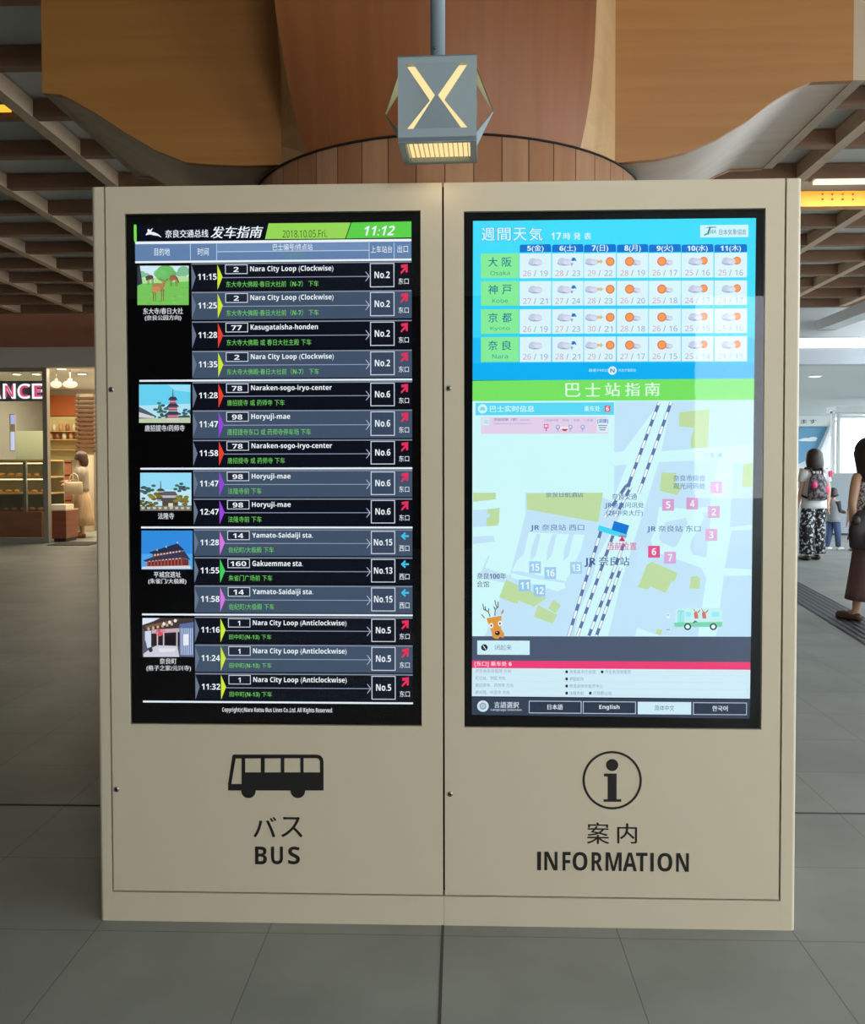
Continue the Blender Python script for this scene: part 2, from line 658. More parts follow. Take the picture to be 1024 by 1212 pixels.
vs, fs = [], []
EDGE = []
for y_, z_ in prof:
    xl, xr = lerp_edge(le, z_, y_), lerp_edge(ri, z_, y_)
    EDGE.append((xl, xr, y_, z_))
    for k in range(9):
        xk = xl + (xr - xl) * k / 8
        bend = max(0.0, 1 - (z_ - zr) / 0.55)
        vs.append((xk, y_ + bend * (PR - math.sqrt(max(0, PR * PR - (xk - PX) ** 2))), z_))
for i in range(len(prof) - 1):
    for k in range(8):
        fs.append((i * 9 + k, i * 9 + k + 1, (i + 1) * 9 + k + 1, (i + 1) * 9 + k))
MB().add(vs, fs, PLY_FRONT, True).build('front_bracket_sheet', pil)
# pale boards joining the front sheet to the side faces
for s in (0, 1):
    xs_ = U(728 if s else 333, 193, y=PY - HW).x
    vs, fs = [], []
    for e in EDGE:
        bend = max(0.0, 1 - (e[3] - zr) / 0.55)
        vs += [(e[s], e[2] + bend * (PR - math.sqrt(max(0, PR * PR - (e[s] - PX) ** 2))), e[3]), (xs_, PY - HW + 0.0, e[3] if e is not EDGE[0] else e[3])]
    for i in range(len(EDGE) - 1):
        fs.append((2 * i, 2 * i + 1, 2 * i + 3, 2 * i + 2))
    MB().add(vs, fs, PLY_EDGE).build('corner_board', pil)

# ------------------------------------------------------------------ hanging lamp
LY = 2.30
LAMP_BLUE = pm('grey_blue_paint', rgb(150, 168, 178), 0.5)
tl, tr, bl, br_ = U(471, 66, y=LY), U(564.5, 62, y=LY), U(473, 167, y=LY), U(566.5, 165.5, y=LY)
lx = (tl.x + tr.x + bl.x + br_.x) / 4
lw = (tr.x - tl.x)
zt, zb_ = (tl.z + tr.z) / 2, (bl.z + br_.z) / 2
lam = thing('pendant_lamp', 'grey-blue box lamp with glowing cross slots hanging on a pipe', 'lamp', (lx, LY + 0.09, zb_), math.radians(-2))
hw_, hd, hz = lw / 2, 0.085, zt - zb_
GLOW = em(250, 226, 164, 1.05)
fr = 0.014
for q in range(4):                       # four sides, each with a folded hourglass sheet
    d_ = hd if q % 2 == 0 else hw_
    ww = hw_ if q % 2 == 0 else hd
    rot = Matrix.Rotation(q * PI / 2, 4, 'Z')
    pk = 0.030 if q % 2 == 0 else 0.046
    m_ = MB()
    zm = hz * 0.48

    def P(x, y, z):
        return tuple(rot @ Vector((x, -d_ + y, z)))
    o_ = ww * 0.72          # half width of the hourglass at top and bottom
    t_ = 0.035              # frame at top/bottom
    n_ = 0.004
    sl = 0.016              # slot width
    # side triangles with the outer frame
    for sg in (-1, 1):
        A = [P(sg * ww, 0, 0), P(sg * ww, 0, hz), P(sg * (o_ + 0.010), 0, hz - t_ * .6), P(sg * (sl + n_), 0, zm), P(sg * (o_ + 0.006), 0, t_)]
        Bk = [P(sg * ww, 0.003, 0), P(sg * ww, 0.003, hz), P(sg * (o_ + 0.010), 0.003, hz - t_ * .6), P(sg * (sl + n_), 0.003, zm), P(sg * (o_ + 0.006), 0.003, t_)]
        m_.add(A, [(0, 1, 2, 3, 4)], LAMP_BLUE)
        m_.add(Bk, [(4, 3, 2, 1, 0)], LAMP_BLUE)
    # top and bottom rails
    m_.add([P(-ww, 0, hz), P(ww, 0, hz), P(o_ + .010, 0, hz - t_ * .6), P(-o_ - .010, 0, hz - t_ * .6)], [(0, 1, 2, 3)], LAMP_BLUE)
    m_.add([P(-ww, 0, 0), P(ww, 0, 0), P(o_ + .006, 0, t_), P(-o_ - .006, 0, t_)], [(0, 1, 2, 3)], LAMP_BLUE)
    m_.build('side_panel', lam, local=True)
    h_ = MB()
    oo = o_ - sl * 0.75
    h_.add([P(-oo, 0, hz - t_ * .6), P(oo, 0, hz - t_ * .6), P(n_, -pk, zm), P(-n_, -pk, zm), P(oo, 0, t_), P(-oo, 0, t_)], [(0, 1, 2, 3), (3, 2, 4, 5)], LAMP_BLUE)
    h_.add([P(-oo, 0.002, hz - t_ * .6), P(oo, 0.002, hz - t_ * .6), P(n_, -pk + .002, zm), P(-n_, -pk + .002, zm), P(oo, 0.002, t_), P(-oo, 0.002, t_)], [(3, 2, 1, 0), (5, 4, 2, 3)], LAMP_BLUE)
    h_.build('folded_plate', lam, local=True)
MB().box(-hw_, hw_, -hd, hd, hz - 0.004, hz, LAMP_BLUE).build('top_plate', lam, local=True)
MB().box(-hw_ + 0.02, hw_ - 0.02, -hd + 0.02, hd - 0.02, 0.012, hz - 0.02, GLOW).build('diffuser', lam, local=True)
m_ = MB()
for k in range(13):
    x = -hw_ + 0.025 + (2 * hw_ - 0.05) * k / 12
    m_.box(x - 0.001, x + 0.001, -hd + 0.022, hd - 0.022, 0.002, 0.011, pm('lamp_louvre', rgb(235, 205, 140), 0.4))
m_.build('louvre', lam, local=True)
m_ = MB()
for a in ((-hw_, -hw_ + 0.018, -hd + .0121, hd - .0181), (hw_ - 0.018, hw_, -hd + .0121, hd - .0181), (-hw_, hw_, -hd, -hd + 0.012), (-hw_, hw_, hd - 0.018, hd)):
    m_.box(a[0], a[1], a[2], a[3], -0.001, 0.012, LAMP_BLUE)
m_.build('bottom_frame', lam, local=True)
m_ = MB().tube([(-0.003, 0, hz), (-0.003, 0, 4.05 - zb_)], 0.0205, pm('lamp_pipe', rgb(150, 168, 182), 0.4), seg=20)
pp = m_.build('pipe', lam, local=True)
for k in range(2):
    MB().tube([(-0.010, -0.0200, hz + 0.022 + 0.028 * k), (-0.010, -0.0235, hz + 0.022 + 0.028 * k)], 0.0042, pm('bolt', rgb(95, 108, 118), 0.4, 0.6), seg=8).build('bolt', pp, local=True)
ll = bpy.data.lights.new('lamp_bulb', 'POINT')
ll.energy = 0.08
ll.color = (1, .8, .5)
ll.shadow_soft_size = .03
lo = bpy.data.objects.new('lamp_bulb', ll)
COL.objects.link(lo)
lo.location = (lx, LY + .09, zb_ - 0.06)

# ------------------------------------------------------------------ the two display cabinets
KW, KH, KD = 2.057, 2.178, 0.46
XL, XR = -KW / 2, KW / 2
XM = U(525, 640, y=Y0).x
ZD = U(330, 1056.5, y=Y0).z          # lower edge of the doors
GAP = 0.0055


def hexa(c):
    return em(*c)


def cabinet(x0, x1, post_left, hole, label):
    root = thing('display_cabinet', label, 'display cabinet', ((x0 + x1) / 2, Y0 + KD / 2, 0))
    pw = 0.037 if post_left else 0.043
    px0, px1 = (x0, x0 + pw) if post_left else (x1 - pw, x1)
    dx0, dx1 = (px1 + GAP, x1 - GAP / 2) if post_left else (x0 + GAP / 2, px0 - GAP)
    bm_ = MB().box(x0 + 0.004, x1 - 0.004 if not post_left else x1 - 0.0003, Y0 + 0.055, Y0 + KD, 0.0, KH - 0.002, CREAM)
    if not post_left:
        bm_ = MB().box(x0 + 0.0003, x1 - 0.004, Y0 + 0.055, Y0 + KD, 0.0, KH - 0.002, CREAM)
    bm_.build('carcass', root)
    # corner post with a rounded outer edge
    r = 0.012
    n = 6
    pts = []
    if post_left:
        pts = [(px1, Y0), (px1, Y0 + 0.055), (px0, Y0 + 0.055)] + [(px0 + r - r * math.cos(t * PI / 2 / n), Y0 + r - r * math.sin(t * PI / 2 / n)) for t in range(n + 1)]
    else:
        pts = [(px0, Y0), (px0, Y0 + 0.055), (px1, Y0 + 0.055)] + [(px1 - r + r * math.cos(t * PI / 2 / n), Y0 + r - r * math.sin(t * PI / 2 / n)) for t in range(n + 1)]
    MB().prism(pts, 'z', 0.0, KH, CREAM).build('corner_post', root)
    bx = (px1 + 0.0002, x1 - 0.0004) if post_left else (x0 + 0.0004, px0 - 0.0002)
    MB().box(bx[0], bx[1], Y0, Y0 + 0.055, 0.0, ZD - GAP, CREAM).build('plinth', root)
    # door: a frame round the screen opening
    hx0, hx1, hz0, hz1 = hole
    door = MB()
    th = 0.03
    for a in ((dx0, hx0, ZD, KH), (hx1, dx1, ZD, KH), (hx0, hx1, ZD, hz0), (hx0, hx1, hz1, KH)):
        door.box(a[0], a[1], Y0, Y0 + th, a[2], a[3], CREAM)
    dr = door.build('door_panel', root)
    MB().box(min(px1, px1 + GAP) if post_left else px0 - GAP, (px1 + GAP) if post_left else px0, Y0 + 0.028, Y0 + 0.03, ZD, KH - .003, GAP_SHADE).build('door_gap_shade', root)  # dark strips put the shade of the open door gaps into colour
    MB().box(dx0, dx1, Y0 + 0.028, Y0 + 0.03, ZD - GAP, ZD, GAP_SHADE).build('door_gap_shade', root)
    sx = (dx1, dx1 + GAP / 2) if post_left else (dx0 - GAP / 2, dx0)
    MB().box(sx[0], sx[1], Y0 + 0.028, Y0 + 0.03, ZD, KH - .003, GAP_SHADE).build('door_gap_shade', root)
    # recess behind the glass
    YB = Y0 + 0.012
    bz = MB().box(hx0, hx1, YB, YB + 0.012, hz0, hz1, BEZEL)
    scr = bz.build('display_screen', root)
    return root, dr, scr


def hole_of(tl_, tr_, br__, bl_):
    P_ = [U(p[0], p[1], y=Y0) for p in (tl_, tr_, br__, bl_)]
    return ((P_[0].x + P_[3].x) / 2, (P_[1].x + P_[2].x) / 2, (P_[2].z + P_[3].z) / 2, (P_[0].z + P_[1].z) / 2)


HL = hole_of((146.5, 253), (497.5, 249), (499.5, 859), (155, 858))
HR = hole_of((549, 250), (907, 246.5), (901, 864), (550, 861))
kl, doorL, scrL = cabinet(XL, XM, True, HL, 'cream display cabinet with a black bus timetable screen and BUS lettering')
kr, doorR, scrR = cabinet(XM, XR, False, HR, 'cream display cabinet with a blue weather and map screen and INFORMATION lettering')
for scr, H in ((scrL, HL), (scrR, HR)):
    MB().box(H[0] + .001, H[1] - .001, Y0 + 0.003, Y0 + 0.004, H[2] + .001, H[3] - .001, SCREEN_GLASS).build('glass_pane', scr)

# locks
for dr, pts in ((doorL, ((132, 461), (138.5, 934))), (doorR, ((531.5, 459.5), (533, 939.5)))):
    for p in pts:
        c = U(p[0], p[1], y=Y0)
        q = MB()
        q.tube([(c.x, Y0 + 0.001, c.z), (c.x, Y0 - 0.003, c.z)], 0.0075, STEEL, seg=16)
        q.tube([(c.x, Y0 - 0.003, c.z), (c.x, Y0 - 0.0034, c.z)], 0.0035, INK, seg=12)
        q.build('lock', dr)

# door lettering
YV = Y0 - 0.0008


def bus_icon():
    q = MB()
    k = lambda X, Yy: (90 + X / 2.327, 860 + Yy / 2.327)     # photo position from the measured sketch
    # body outline built from strips round the windows
    def poly(*pts):
        q.fpoly([k(*p) for p in pts], YV, INK)
    poly((419, 176), (419, 158), (456, 158), (456, 176))                    # nose below the door glass
    poly((456, 176), (456, 126), (682, 126), (682, 176))                    # lower body
    poly((419, 158), (431, 80), (440, 88), (428, 158))                      # slanted front post
    poly((431, 80), (434, 77), (664, 77), (674, 80), (664, 87), (440, 88))  # roof
    for a, c in ((456, 466), (509, 520), (564, 574), (618, 627)):
        poly((a, 126), (a, 86), (c, 86), (c, 126))
    poly((664, 87), (674, 80), (680, 87), (682, 97), (682, 126), (672, 126), (672, 96), (669, 90))
    for cx in (475, 611):
        c = U(*k(cx, 177), y=YV)
        r = 20.5 / 2.327 * Y0 / FPX
        q.add([(c.x + r * math.cos(2 * PI * i / 28), YV - .0002, c.z + r * math.sin(2 * PI * i / 28)) for i in range(28)], [tuple(range(28))], INK)
    return q.build('bus_pictogram', doorL)


bus_icon()
MB().ftext('バ', 300, 967, 327, 991, YV, INK, 0.012).ftext('ス', 333, 967, 358, 991, YV, INK, 0.012).build('japanese_lettering', doorL)
MB().ftext('B', 302, 1002, 316, 1023, YV, INK, 0.036).ftext('U', 321, 1002, 335, 1023, YV, INK, 0.036).ftext('S', 341, 1002, 355, 1023, YV, INK, 0.036).build('bus_lettering', doorL)


def info_icon():
    q = MB()
    c = U(724.7, 923.5, y=YV)
    k = Y0 / FPX
    R1, R2 = 35 * k, 32.3 * k
    n = 56
    vs = []
    for i in range(n):
        a = 2 * PI * i / n
        vs += [(c.x + R1 * math.cos(a), YV, c.z + R1 * math.sin(a)), (c.x + R2 * math.cos(a), YV, c.z + R2 * math.sin(a))]
    q.add(vs, [(2 * i, (2 * i + 2) % (2 * n), (2 * i + 3) % (2 * n), 2 * i + 1) for i in range(n)], INK)
    q.disc(724.7, 905.5, 7.2, 7.2, YV, INK, 24)
    q.fpoly([(715, 915.5), (730, 915.5), (730, 946), (735.5, 946), (735.5, 949), (714.5, 949), (714.5, 946), (719.5, 946), (719.5, 919), (715, 919)], YV, INK)
    return q.build('information_pictogram', doorR)


info_icon()
MB().ftext('案', 695, 973.5, 721, 999, YV, INK, 0.008).ftext('内', 731, 974.5, 754, 998.5, YV, INK, 0.008).build('japanese_lettering', doorR)
q = MB()
xx = [(636, 640.5, 'I'), (644.5, 660, 'N'), (666, 675.5, 'F'), (678, 695.5, 'O'), (700.5, 713.5, 'R'), (717, 736, 'M'), (737.5, 754, 'A'), (753, 766.5, 'T'), (770, 774, 'I'), (778.5, 796, 'O'), (800.5, 815.5, 'N')]
for a, c, t in xx:
    yy = 1008 + (a - 636) / 180 * 2
    if t == 'I':
        q.frect(a, yy, c, yy + 22, YV, INK)
    else:
        q.ftext(t, a, yy, c, yy + 22, YV, INK, 0.02)
q.build('information_lettering', doorR)

# ------------------------------------------------------------------ left screen: timetable
YS = Y0 + 0.0115


def LYR(n):
    return YS - 0.0004 * n


W_ = em(236, 244, 250)
NAVY = em(6, 9, 22)
q = MB()
q.frect(161, 264, 487.5, 284.5, LYR(1), NAVY)
q.frect(158.5, 266, 161.7, 286, LYR(2), em(120, 225, 80))
q.fpoly([(318, 264.3), (415.7, 263.4), (409, 282.3), (313.7, 283)], LYR(2), em(150, 214, 86))
q.fpoly([(415.7, 263.4), (487, 262), (487, 281), (409.5, 282.3)], LYR(2), em(92, 208, 74))
q.fpoly([(415, 263.4), (416.2, 263.4), (409.8, 282.3), (408.6, 282.3)], LYR(3), em(40, 70, 40))
# leaping deer mark
q.fpoly([(172.5, 277.5), (175, 274.5), (174.3, 271.8), (176, 271), (177.5, 272.5), (181, 269.8), (180.2, 272), (178.6, 274.2), (183, 275), (187.5, 277.2), (191.5, 281.3), (186.5, 279), (182, 278.6), (178, 277.4), (175, 277.8), (172.8, 278.6)], LYR(2), W_)
q.ftext('奈良交通总线', 195.5, 271.8, 246.5, 281.2, LYR(2), W_, 0.012)
q.ftext('发车指南', 249.5, 267.8, 311.5, 281.8, LYR(2), W_, 0.02, 0.25)
q.ftext('2018.10.05.Fri.', 334.5, 272.2, 387, 281, LYR(3), em(40, 82, 34))
q.ftext('11:12', 431.5, 267.3, 467.5, 278.8, LYR(3), W_, 0.02, 0.25)
q.build('title_banner', scrL)
q = MB()
q.frect(160, 284.3, 487, 287.4, LYR(2), W_)
q.frect(160, 287, 487, 308.5, LYR(1), em(98, 130, 172))
q.frect(256.5, 287.2, 437, 297, LYR(2), em(112, 142, 182))
for x in (225.4, 256.5, 437, 466.6):
    q.frect(x - .4, 287.4, x + .4, 308, LYR(2), em(190, 210, 235))
q.frect(256.5, 296.7, 437, 297.6, LYR(3), em(190, 210, 235))
q.frect(160, 307.6, 487, 310, LYR(3), W_)
for t, a in (('目的地', (182.8, 293.5, 201, 302.6)), ('时间', (234, 293.5, 247, 302.6)), ('上车站台', (439, 290.8, 464.3, 299.3)), ('出口', (470.5, 290.2, 483, 299)), ('巴士编号/终点站', (323, 288.4, 370, 296.2))):
    q.ftext(t, *a, LYR(3), W_)
q.ftext('下车车站', 334.5, 299, 360, 305.6, LYR(3), em(96, 150, 120))
q.build('column_heading', scrL)

NCL, NCA = 'Nara City Loop (Clockwise)', 'Nara City Loop (Anticlockwise)'
G1, G2 = '东大寺大佛殿·春日大社前（N-7） 下车', '田中町(N-13) 下车'
YEL, RED, PUR, PNK, GRN = (206, 232, 60), (232, 66, 50), (150, 72, 220), (214, 120, 226), (62, 208, 90)
ROWS = [  # top, bottom, time, route, name, name width, green text, green width, platform, exit, tint
    (311, 344, '11:15', '2', NCL, 98, G1, 109, 'No.2', 0, YEL), (345, 378, '11:25', '2', NCL, 98, G1, 109, 'No.2', 0, YEL),
    (380, 413, '11:28', '77', 'Kasugataisha-honden', 79.5, '东大寺大佛殿 或 春日大社主殿 下车', 100, 'No.2', 0, RED), (415, 447.5, '11:35', '2', NCL, 98, G1, 109, 'No.2', 0, YEL),
    (452, 484, '11:28', '78', 'Naraken-sogo-iryo-center', 95.5, '唐招提寺 或 药师寺 下车', 68, 'No.6', 0, RED), (485.5, 519, '11:47', '98', 'Horyuji-mae', 46, '唐招提寺东口 或 药师寺停车场 下车', 99, 'No.6', 0, PUR),
    (520.5, 552.5, '11:58', '78', 'Naraken-sogo-iryo-center', 95.5, '唐招提寺 或 药师寺 下车', 68, 'No.6', 0, RED),
    (556.5, 588.5, '11:47', '98', 'Horyuji-mae', 46, '法隆寺前 下车', 40, 'No.6', 0, PUR), (590, 622, '12:47', '98', 'Horyuji-mae', 46, '法隆寺前 下车', 40, 'No.6', 0, PUR),
    (626.5, 658, '11:28', '14', 'Yamato-Saidaiji sta.', 72, '佐纪町/大极殿 下车', 54, 'No.15', 1, PNK), (659.5, 691.5, '11:55', '160', 'Gakuemmae sta.', 60, '朱雀门广场前 下车', 52, 'No.13', 1, GRN),
    (693, 725.5, '11:58', '14', 'Yamato-Saidaiji sta.', 72, '佐纪町/大极殿 下车', 54, 'No.15', 1, PNK),
    (730, 761.5, '11:16', '1', NCA, 111.5, G2, 50.5, 'No.5', 0, YEL), (763, 795.5, '11:24', '1', NCA, 111.5, G2, 50.5, 'No.5', 0, YEL),
    (797, 829.5, '11:32', '1', NCA, 111.5, G2, 50.5, 'No.5', 0, YEL)]
DX = lambda px, Y: U(px, 500, y=Y).x       # columns were measured half way down the screen
for i, (t, o, tm, no, nm, nw, gr, gw, pf, ex, tint) in enumerate(ROWS):
    q = MB()
    light = i % 2 == 1 if i < 4 else (i in (5, 7, 9, 11, 13))
    ZT, ZO = U(300, t, y=YS).z, U(300, o, y=YS).z
    h = ZT - ZO
    fz = lambda f_: ZT - h * f_

    def R(x0, f0, x1, f1, n, mat):
        q.rect(DX(x0, LYR(n)), DX(x1, LYR(n)), fz(f1), fz(f0), LYR(n), mat)

    def P(pts, n, mat):
        q.add([(DX(x, LYR(n)), LYR(n), fz(f_)) for x, f_ in pts], [tuple(range(len(pts)))], mat)

    def T(s, x0, f0, x1, f1, n, mat, bold=0.0):
        vs, fs, a0, a1, b0, b1 = text_geo(s, bold)
        A, B = DX(x0, LYR(n)), DX(x1, LYR(n))
        q.add([(A + (p[0] - a0) / (a1 - a0) * (B - A), LYR(n), fz(f1) + (p[1] - b0) / (b1 - b0) * (fz(f0) - fz(f1))) for p in vs], fs, mat)

    R(228.3, 0, 487.8, 1, 1, em(66, 82, 104) if light else em(14, 17, 28))
    R(228.3, 0, 487.8, .045, 2, em(128, 140, 158))
    P([(228.3, .05), (233.5, .5), (228.3, .97)], 2, em(104, 118, 140))
    P([(258.9, .06), (265, .5), (258.9, .96)], 2, em(*tint))
    T(tm, 235.8, .38, 258, .60, 3, W_, .02)
    # route number box
    R(268, .06, 294.5, .40, 2, em(214, 222, 236))
    R(268.8, .085, 293.7, .375, 3, em(20, 24, 38) if not light else em(34, 42, 58))
    wn_ = 3.2 * len(no) if no != '1' else 1.5
    T(no, 281 - wn_, .15, 281 + wn_ * .95, .33, 4, W_, .015)
    T(nm, 297.5, .12, 297.5 + nw, .37 if any(c in nm for c in 'yjgp(') else .33, 3, W_, .018)
    R(265, .515, 437.5, .54, 2, em(150, 164, 190))
    P([(433, .36), (434, .36), (438.4, .527), (434, .70), (433, .70), (437, .527)], 3, em(170, 184, 208))
    T(gr, 269, .66, 269 + gw, .88, 3, em(112, 205, 96), .004)
    R(438.6, .06, 467.4, .92, 3, em(205, 214, 230))
    R(439.6, .09, 466.4, .89, 4, em(16, 19, 30) if not light else em(58, 72, 94))
    pw_ = 9.0 if len(pf) == 4 else 11
    T(pf, 453 - pw_, .36, 453 + pw_, .60, 5, W_, .006)
    if ex == 0:
        c_ = em(226, 48, 92)
        P([(475, .13), (483.2, .10), (483, .40), (480.6, .40), (480.6, .30), (475.4, .46), (474.4, .40), (479.4, .22), (475.6, .24)], 3, c_)
        T('东口', 472.2, .60, 484.2, .82, 3, W_, .01)
    else:
        c_ = em(70, 196, 240)
        P([(479, .10), (474, .25), (479, .40), (480, .33), (477.4, .285), (483.6, .285), (483.6, .215), (477.4, .215), (480, .17)], 3, c_)
        T('西口', 472.2, .60, 484.2, .82, 3, W_, .01)
    tag(q.build('timetable_row', scrL), 'timetable row %s %s' % (tm, nm))
q = MB()
for y_ in (450, 554.5, 624.3, 727.7, 831.2):
    Zc = U(330, y_, y=YS).z
    q.rect(DX(165.6, LYR(4)), DX(488, LYR(4)), Zc - .0028, Zc + .0028, LYR(4), em(226, 238, 246))
q.build('divider_lines', scrL)
MB().ftext('Copyright(c)Nara Kotsu Bus Lines Co.,Ltd. All Rights Reserved.', 263, 837.5, 394, 844.5, LYR(2), em(214, 220, 226), .008).build('copyright_line', scrL)


# destination photographs on the timetable
def photo(box, cap, painter):
    q = MB()
    x0, y0, x1, y1 = box
    n0 = 2

    def K(u, v_):
        return (x0 + (x1 - x0) * u, y0 + (y1 - y0) * v_)

    def pl(pts, c, n=0):
        q.fpoly([K(*p) for p in pts], LYR(n0) - 0.00012 * n, em(*c))

    def el(u, v_, ru, rv, c, n=0):
        cl = lambda t: min(1.0, max(0.0, t))          # stays inside the picture
        q.fpoly([K(cl(u + ru * math.cos(a * PI / 8)), cl(v_ + rv * math.sin(a * PI / 8))) for a in range(16)], LYR(n0) - 0.00012 * n, em(*c))
    painter(pl, el)
    for body, bx in cap:
        q.ftext(body, *bx, LYR(3), em(226, 232, 238), .01)
    return q.build('destination_photo', scrL)


FULL = [(0, 0), (1, 0), (1, 1), (0, 1)]


def deer_photo(pl, el):
    pl(FULL, (120, 196, 92))
    pl([(0, 0), (1, 0), (1, .30), (0, .34)], (210, 236, 248), 1)
    pl([(0, .32), (1, .27), (1, .40), (0, .46)], (176, 224, 150), 2)
    for u, v_, r in ((.08, .22, .08), (.9, .14, .12), (.82, .2, .07), (.18, .25, .06)):
        el(u, v_, r, r * 1.1, (130, 190, 150), 3)
    for u, v_, r, c in ((.55, .14, .17, (110, 190, 110)), (.45, .2, .13, (120, 198, 116)), (.66, .2, .1, (102, 180, 100)), (.56, .24, .2, (112, 190, 104))):
        el(u, v_, r, r * .95, c, 4)
    pl([(0, 0), (.05, 0), (.1, .45), (.02, .5), (0, .5)], (52, 60, 70), 5)
    rnd = random.Random(3)
    for k in range(26):
        u, v_ = rnd.random() * .9 + .03, .5 + rnd.random() * .46
        pl([(u, v_), (u + .09, v_ + .01), (u + .05, v_ + .03)], rnd.choice([(96, 176, 74), (142, 210, 104), (106, 186, 96)]), 3)
    # three deer: body, legs, neck and head
    for cu, cv, s, c, hd_ in ((.40, .55, 1.0, (176, 128, 84), 1), (.70, .30, .62, (150, 96, 66), 0), (.25, .29, .52, (92, 70, 62), -1)):
        el(cu, cv, .12 * s, .11 * s, c, 6)
        el(cu - .04 * s, cv + .05 * s, .09 * s, .08 * s, tuple(min(255, int(k * 1.12)) for k in c), 7)
        for dx in (-.09, -.05, .07, .11):
            pl([(cu + (dx - .012) * s, cv + .05 * s), (cu + (dx + .014) * s, cv + .05 * s), (cu + (dx + .008) * s, cv + .36 * s), (cu + (dx - .006) * s, cv + .36 * s)], tuple(int(k * .8) for k in c), 6)
        if hd_ == 1:
            pl([(cu + .06, cv - .06), (cu + .13, cv - .01), (cu + .15, cv - .13), (cu + .10, cv - .14)], c, 7)
            el(cu + .125, cv - .14, .032, .045, c, 8)
            pl([(cu + .10, cv - .17), (cu + .02, cv - .22), (cu + .03, cv - .235), (cu + .11, cv - .185)], (120, 90, 66), 8)
            pl([(cu + .14, cv - .17), (cu + .19, cv - .23), (cu + .205, cv - .21), (cu + .15, cv - .155)], (120, 90, 66), 8)
        else:
            pl([(cu + hd_ * .02 - .02 - .09 * s, cv - .02), (cu - .05 * s, cv - .07 * s), (cu - .10 * s, cv + .16 * s), (cu - .15 * s, cv + .16 * s)] if hd_ < 0 else [(cu + .08 * s, cv - .05 * s), (cu + .13 * s, cv), (cu + .19 * s, cv + .2 * s), (cu + .14 * s, cv + .22 * s)], tuple(int(k * .9) for k in c), 7)


def pine(el, u, v_, r, c, n, seed):
    rnd = random.Random(seed)
    for k in range(14):
        a, d = rnd.random() * 6.3, rnd.random() ** .6 * r
        el(u + math.cos(a) * d, v_ + math.sin(a) * d, r * .3, r * .24, tuple(int(x * (.75 + .5 * rnd.random())) for x in c), n)


def pagoda_photo(pl, el):
    pl(FULL, (104, 208, 240))
    pl([(0, .55), (1, .5), (1, 1), (0, 1)], (176, 228, 244), 1)
    pl([(.55, 0), (1, .02), (1, .2), (.7, .16)], (150, 222, 246), 1)
    pine(el, .42, .62, .14, (70, 110, 122), 2, 1)
    pine(el, .9, .76, .12, (64, 96, 100), 2, 2)
    pine(el, .45, .82, .12, (58, 84, 88), 2, 3)
    pl([(0, .58), (.12, .66), (.34, .83), (.3, .9), (0, .9)], (82, 90, 104), 3)
    pl([(0, .72), (.3, .84), (.3, .88), (0, .86)], (206, 214, 214), 4)
    pl([(.76, .82), (.98, .8), (1, .88), (.78, .9)], (70, 78, 92), 3)
    pl([(0, .89), (1, .86), (1, 1), (0, 1)], (190, 204, 170), 4)
    pl([(.654, .12), (.664, .12), (.675, .32), (.643, .32)], (100, 116, 140), 4)
    for k, (v_, hw1) in enumerate(((.32, .095), (.50, .125), (.70, .15))):
        pl([(.66 - hw1 * .55, v_), (.66 + hw1 * .55, v_), (.66 + hw1, v_ + .085), (.66 - hw1, v_ + .085)], (58, 60, 86), 6)
        pl([(.66 - hw1 * .68, v_ + .08), (.66 + hw1 * .68, v_ + .08), (.66 + hw1 * .68, v_ + .185), (.66 - hw1 * .68, v_ + .185)], (160, 86, 96), 5)
        pl([(.66 - hw1 * .68, v_ + .115), (.66 + hw1 * .68, v_ + .115), (.66 + hw1 * .68, v_ + .135), (.66 - hw1 * .68, v_ + .135)], (216, 178, 184), 6)
    pl([(.56, .87), (.76, .87), (.79, .94), (.53, .94)], (214, 206, 206), 6)


def temple_photo(pl, el):
    pl(FULL, (150, 220, 246))
    pl([(0, .45), (1, .45), (1, 1), (0, 1)], (190, 232, 244), 1)
    pl([(.393, .22), (.403, .22), (.41, .45), (.386, .45)], (66, 74, 84), 2)
    for v_, hw1 in ((.42, .09), (.52, .11), (.64, .12)):
        pl([(.40 - hw1 * .5, v_), (.40 + hw1 * .5, v_), (.40 + hw1, v_ + .06), (.40 - hw1, v_ + .06)], (66, 66, 74), 3)
        pl([(.40 - hw1 * .6, v_ + .06), (.40 + hw1 * .6, v_ + .06), (.40 + hw1 * .6, v_ + .11), (.40 - hw1 * .6, v_ + .11)], (170, 160, 140), 3)
    pl([(.46, .49), (.68, .49), (.74, .60), (.42, .60)], (92, 96, 108), 4)
    pl([(.44, .60), (.72, .60), (.72, .66), (.44, .66)], (196, 192, 180), 4)
    pl([(.42, .66), (.73, .66), (.78, .74), (.40, .74)], (78, 80, 88), 5)
    pl([(.43, .74), (.74, .74), (.74, .92), (.43, .92)], (84, 74, 64), 4)
    pl([(.55, .80), (.64, .80), (.64, .90), (.55, .90)], (220, 214, 200), 5)
    pine(el, .14, .40, .15, (74, 92, 96), 3, 4)
    pine(el, .80, .42, .14, (70, 88, 92), 3, 5)
    pine(el, .27, .70, .17, (122, 120, 50), 6, 6)
    pine(el, .84, .70, .17, (118, 122, 56), 6, 7)
    pine(el, .10, .80, .13, (80, 90, 50), 6, 8)
    pl([(0, .88), (1, .86), (1, 1), (0, 1)], (120, 116, 104), 5)
    for k in range(9):
        pl([(.02 + k * .11, .9), (.09 + k * .11, .9), (.08 + k * .11, .96), (.03 + k * .11, .96)], (196, 194, 184), 7)


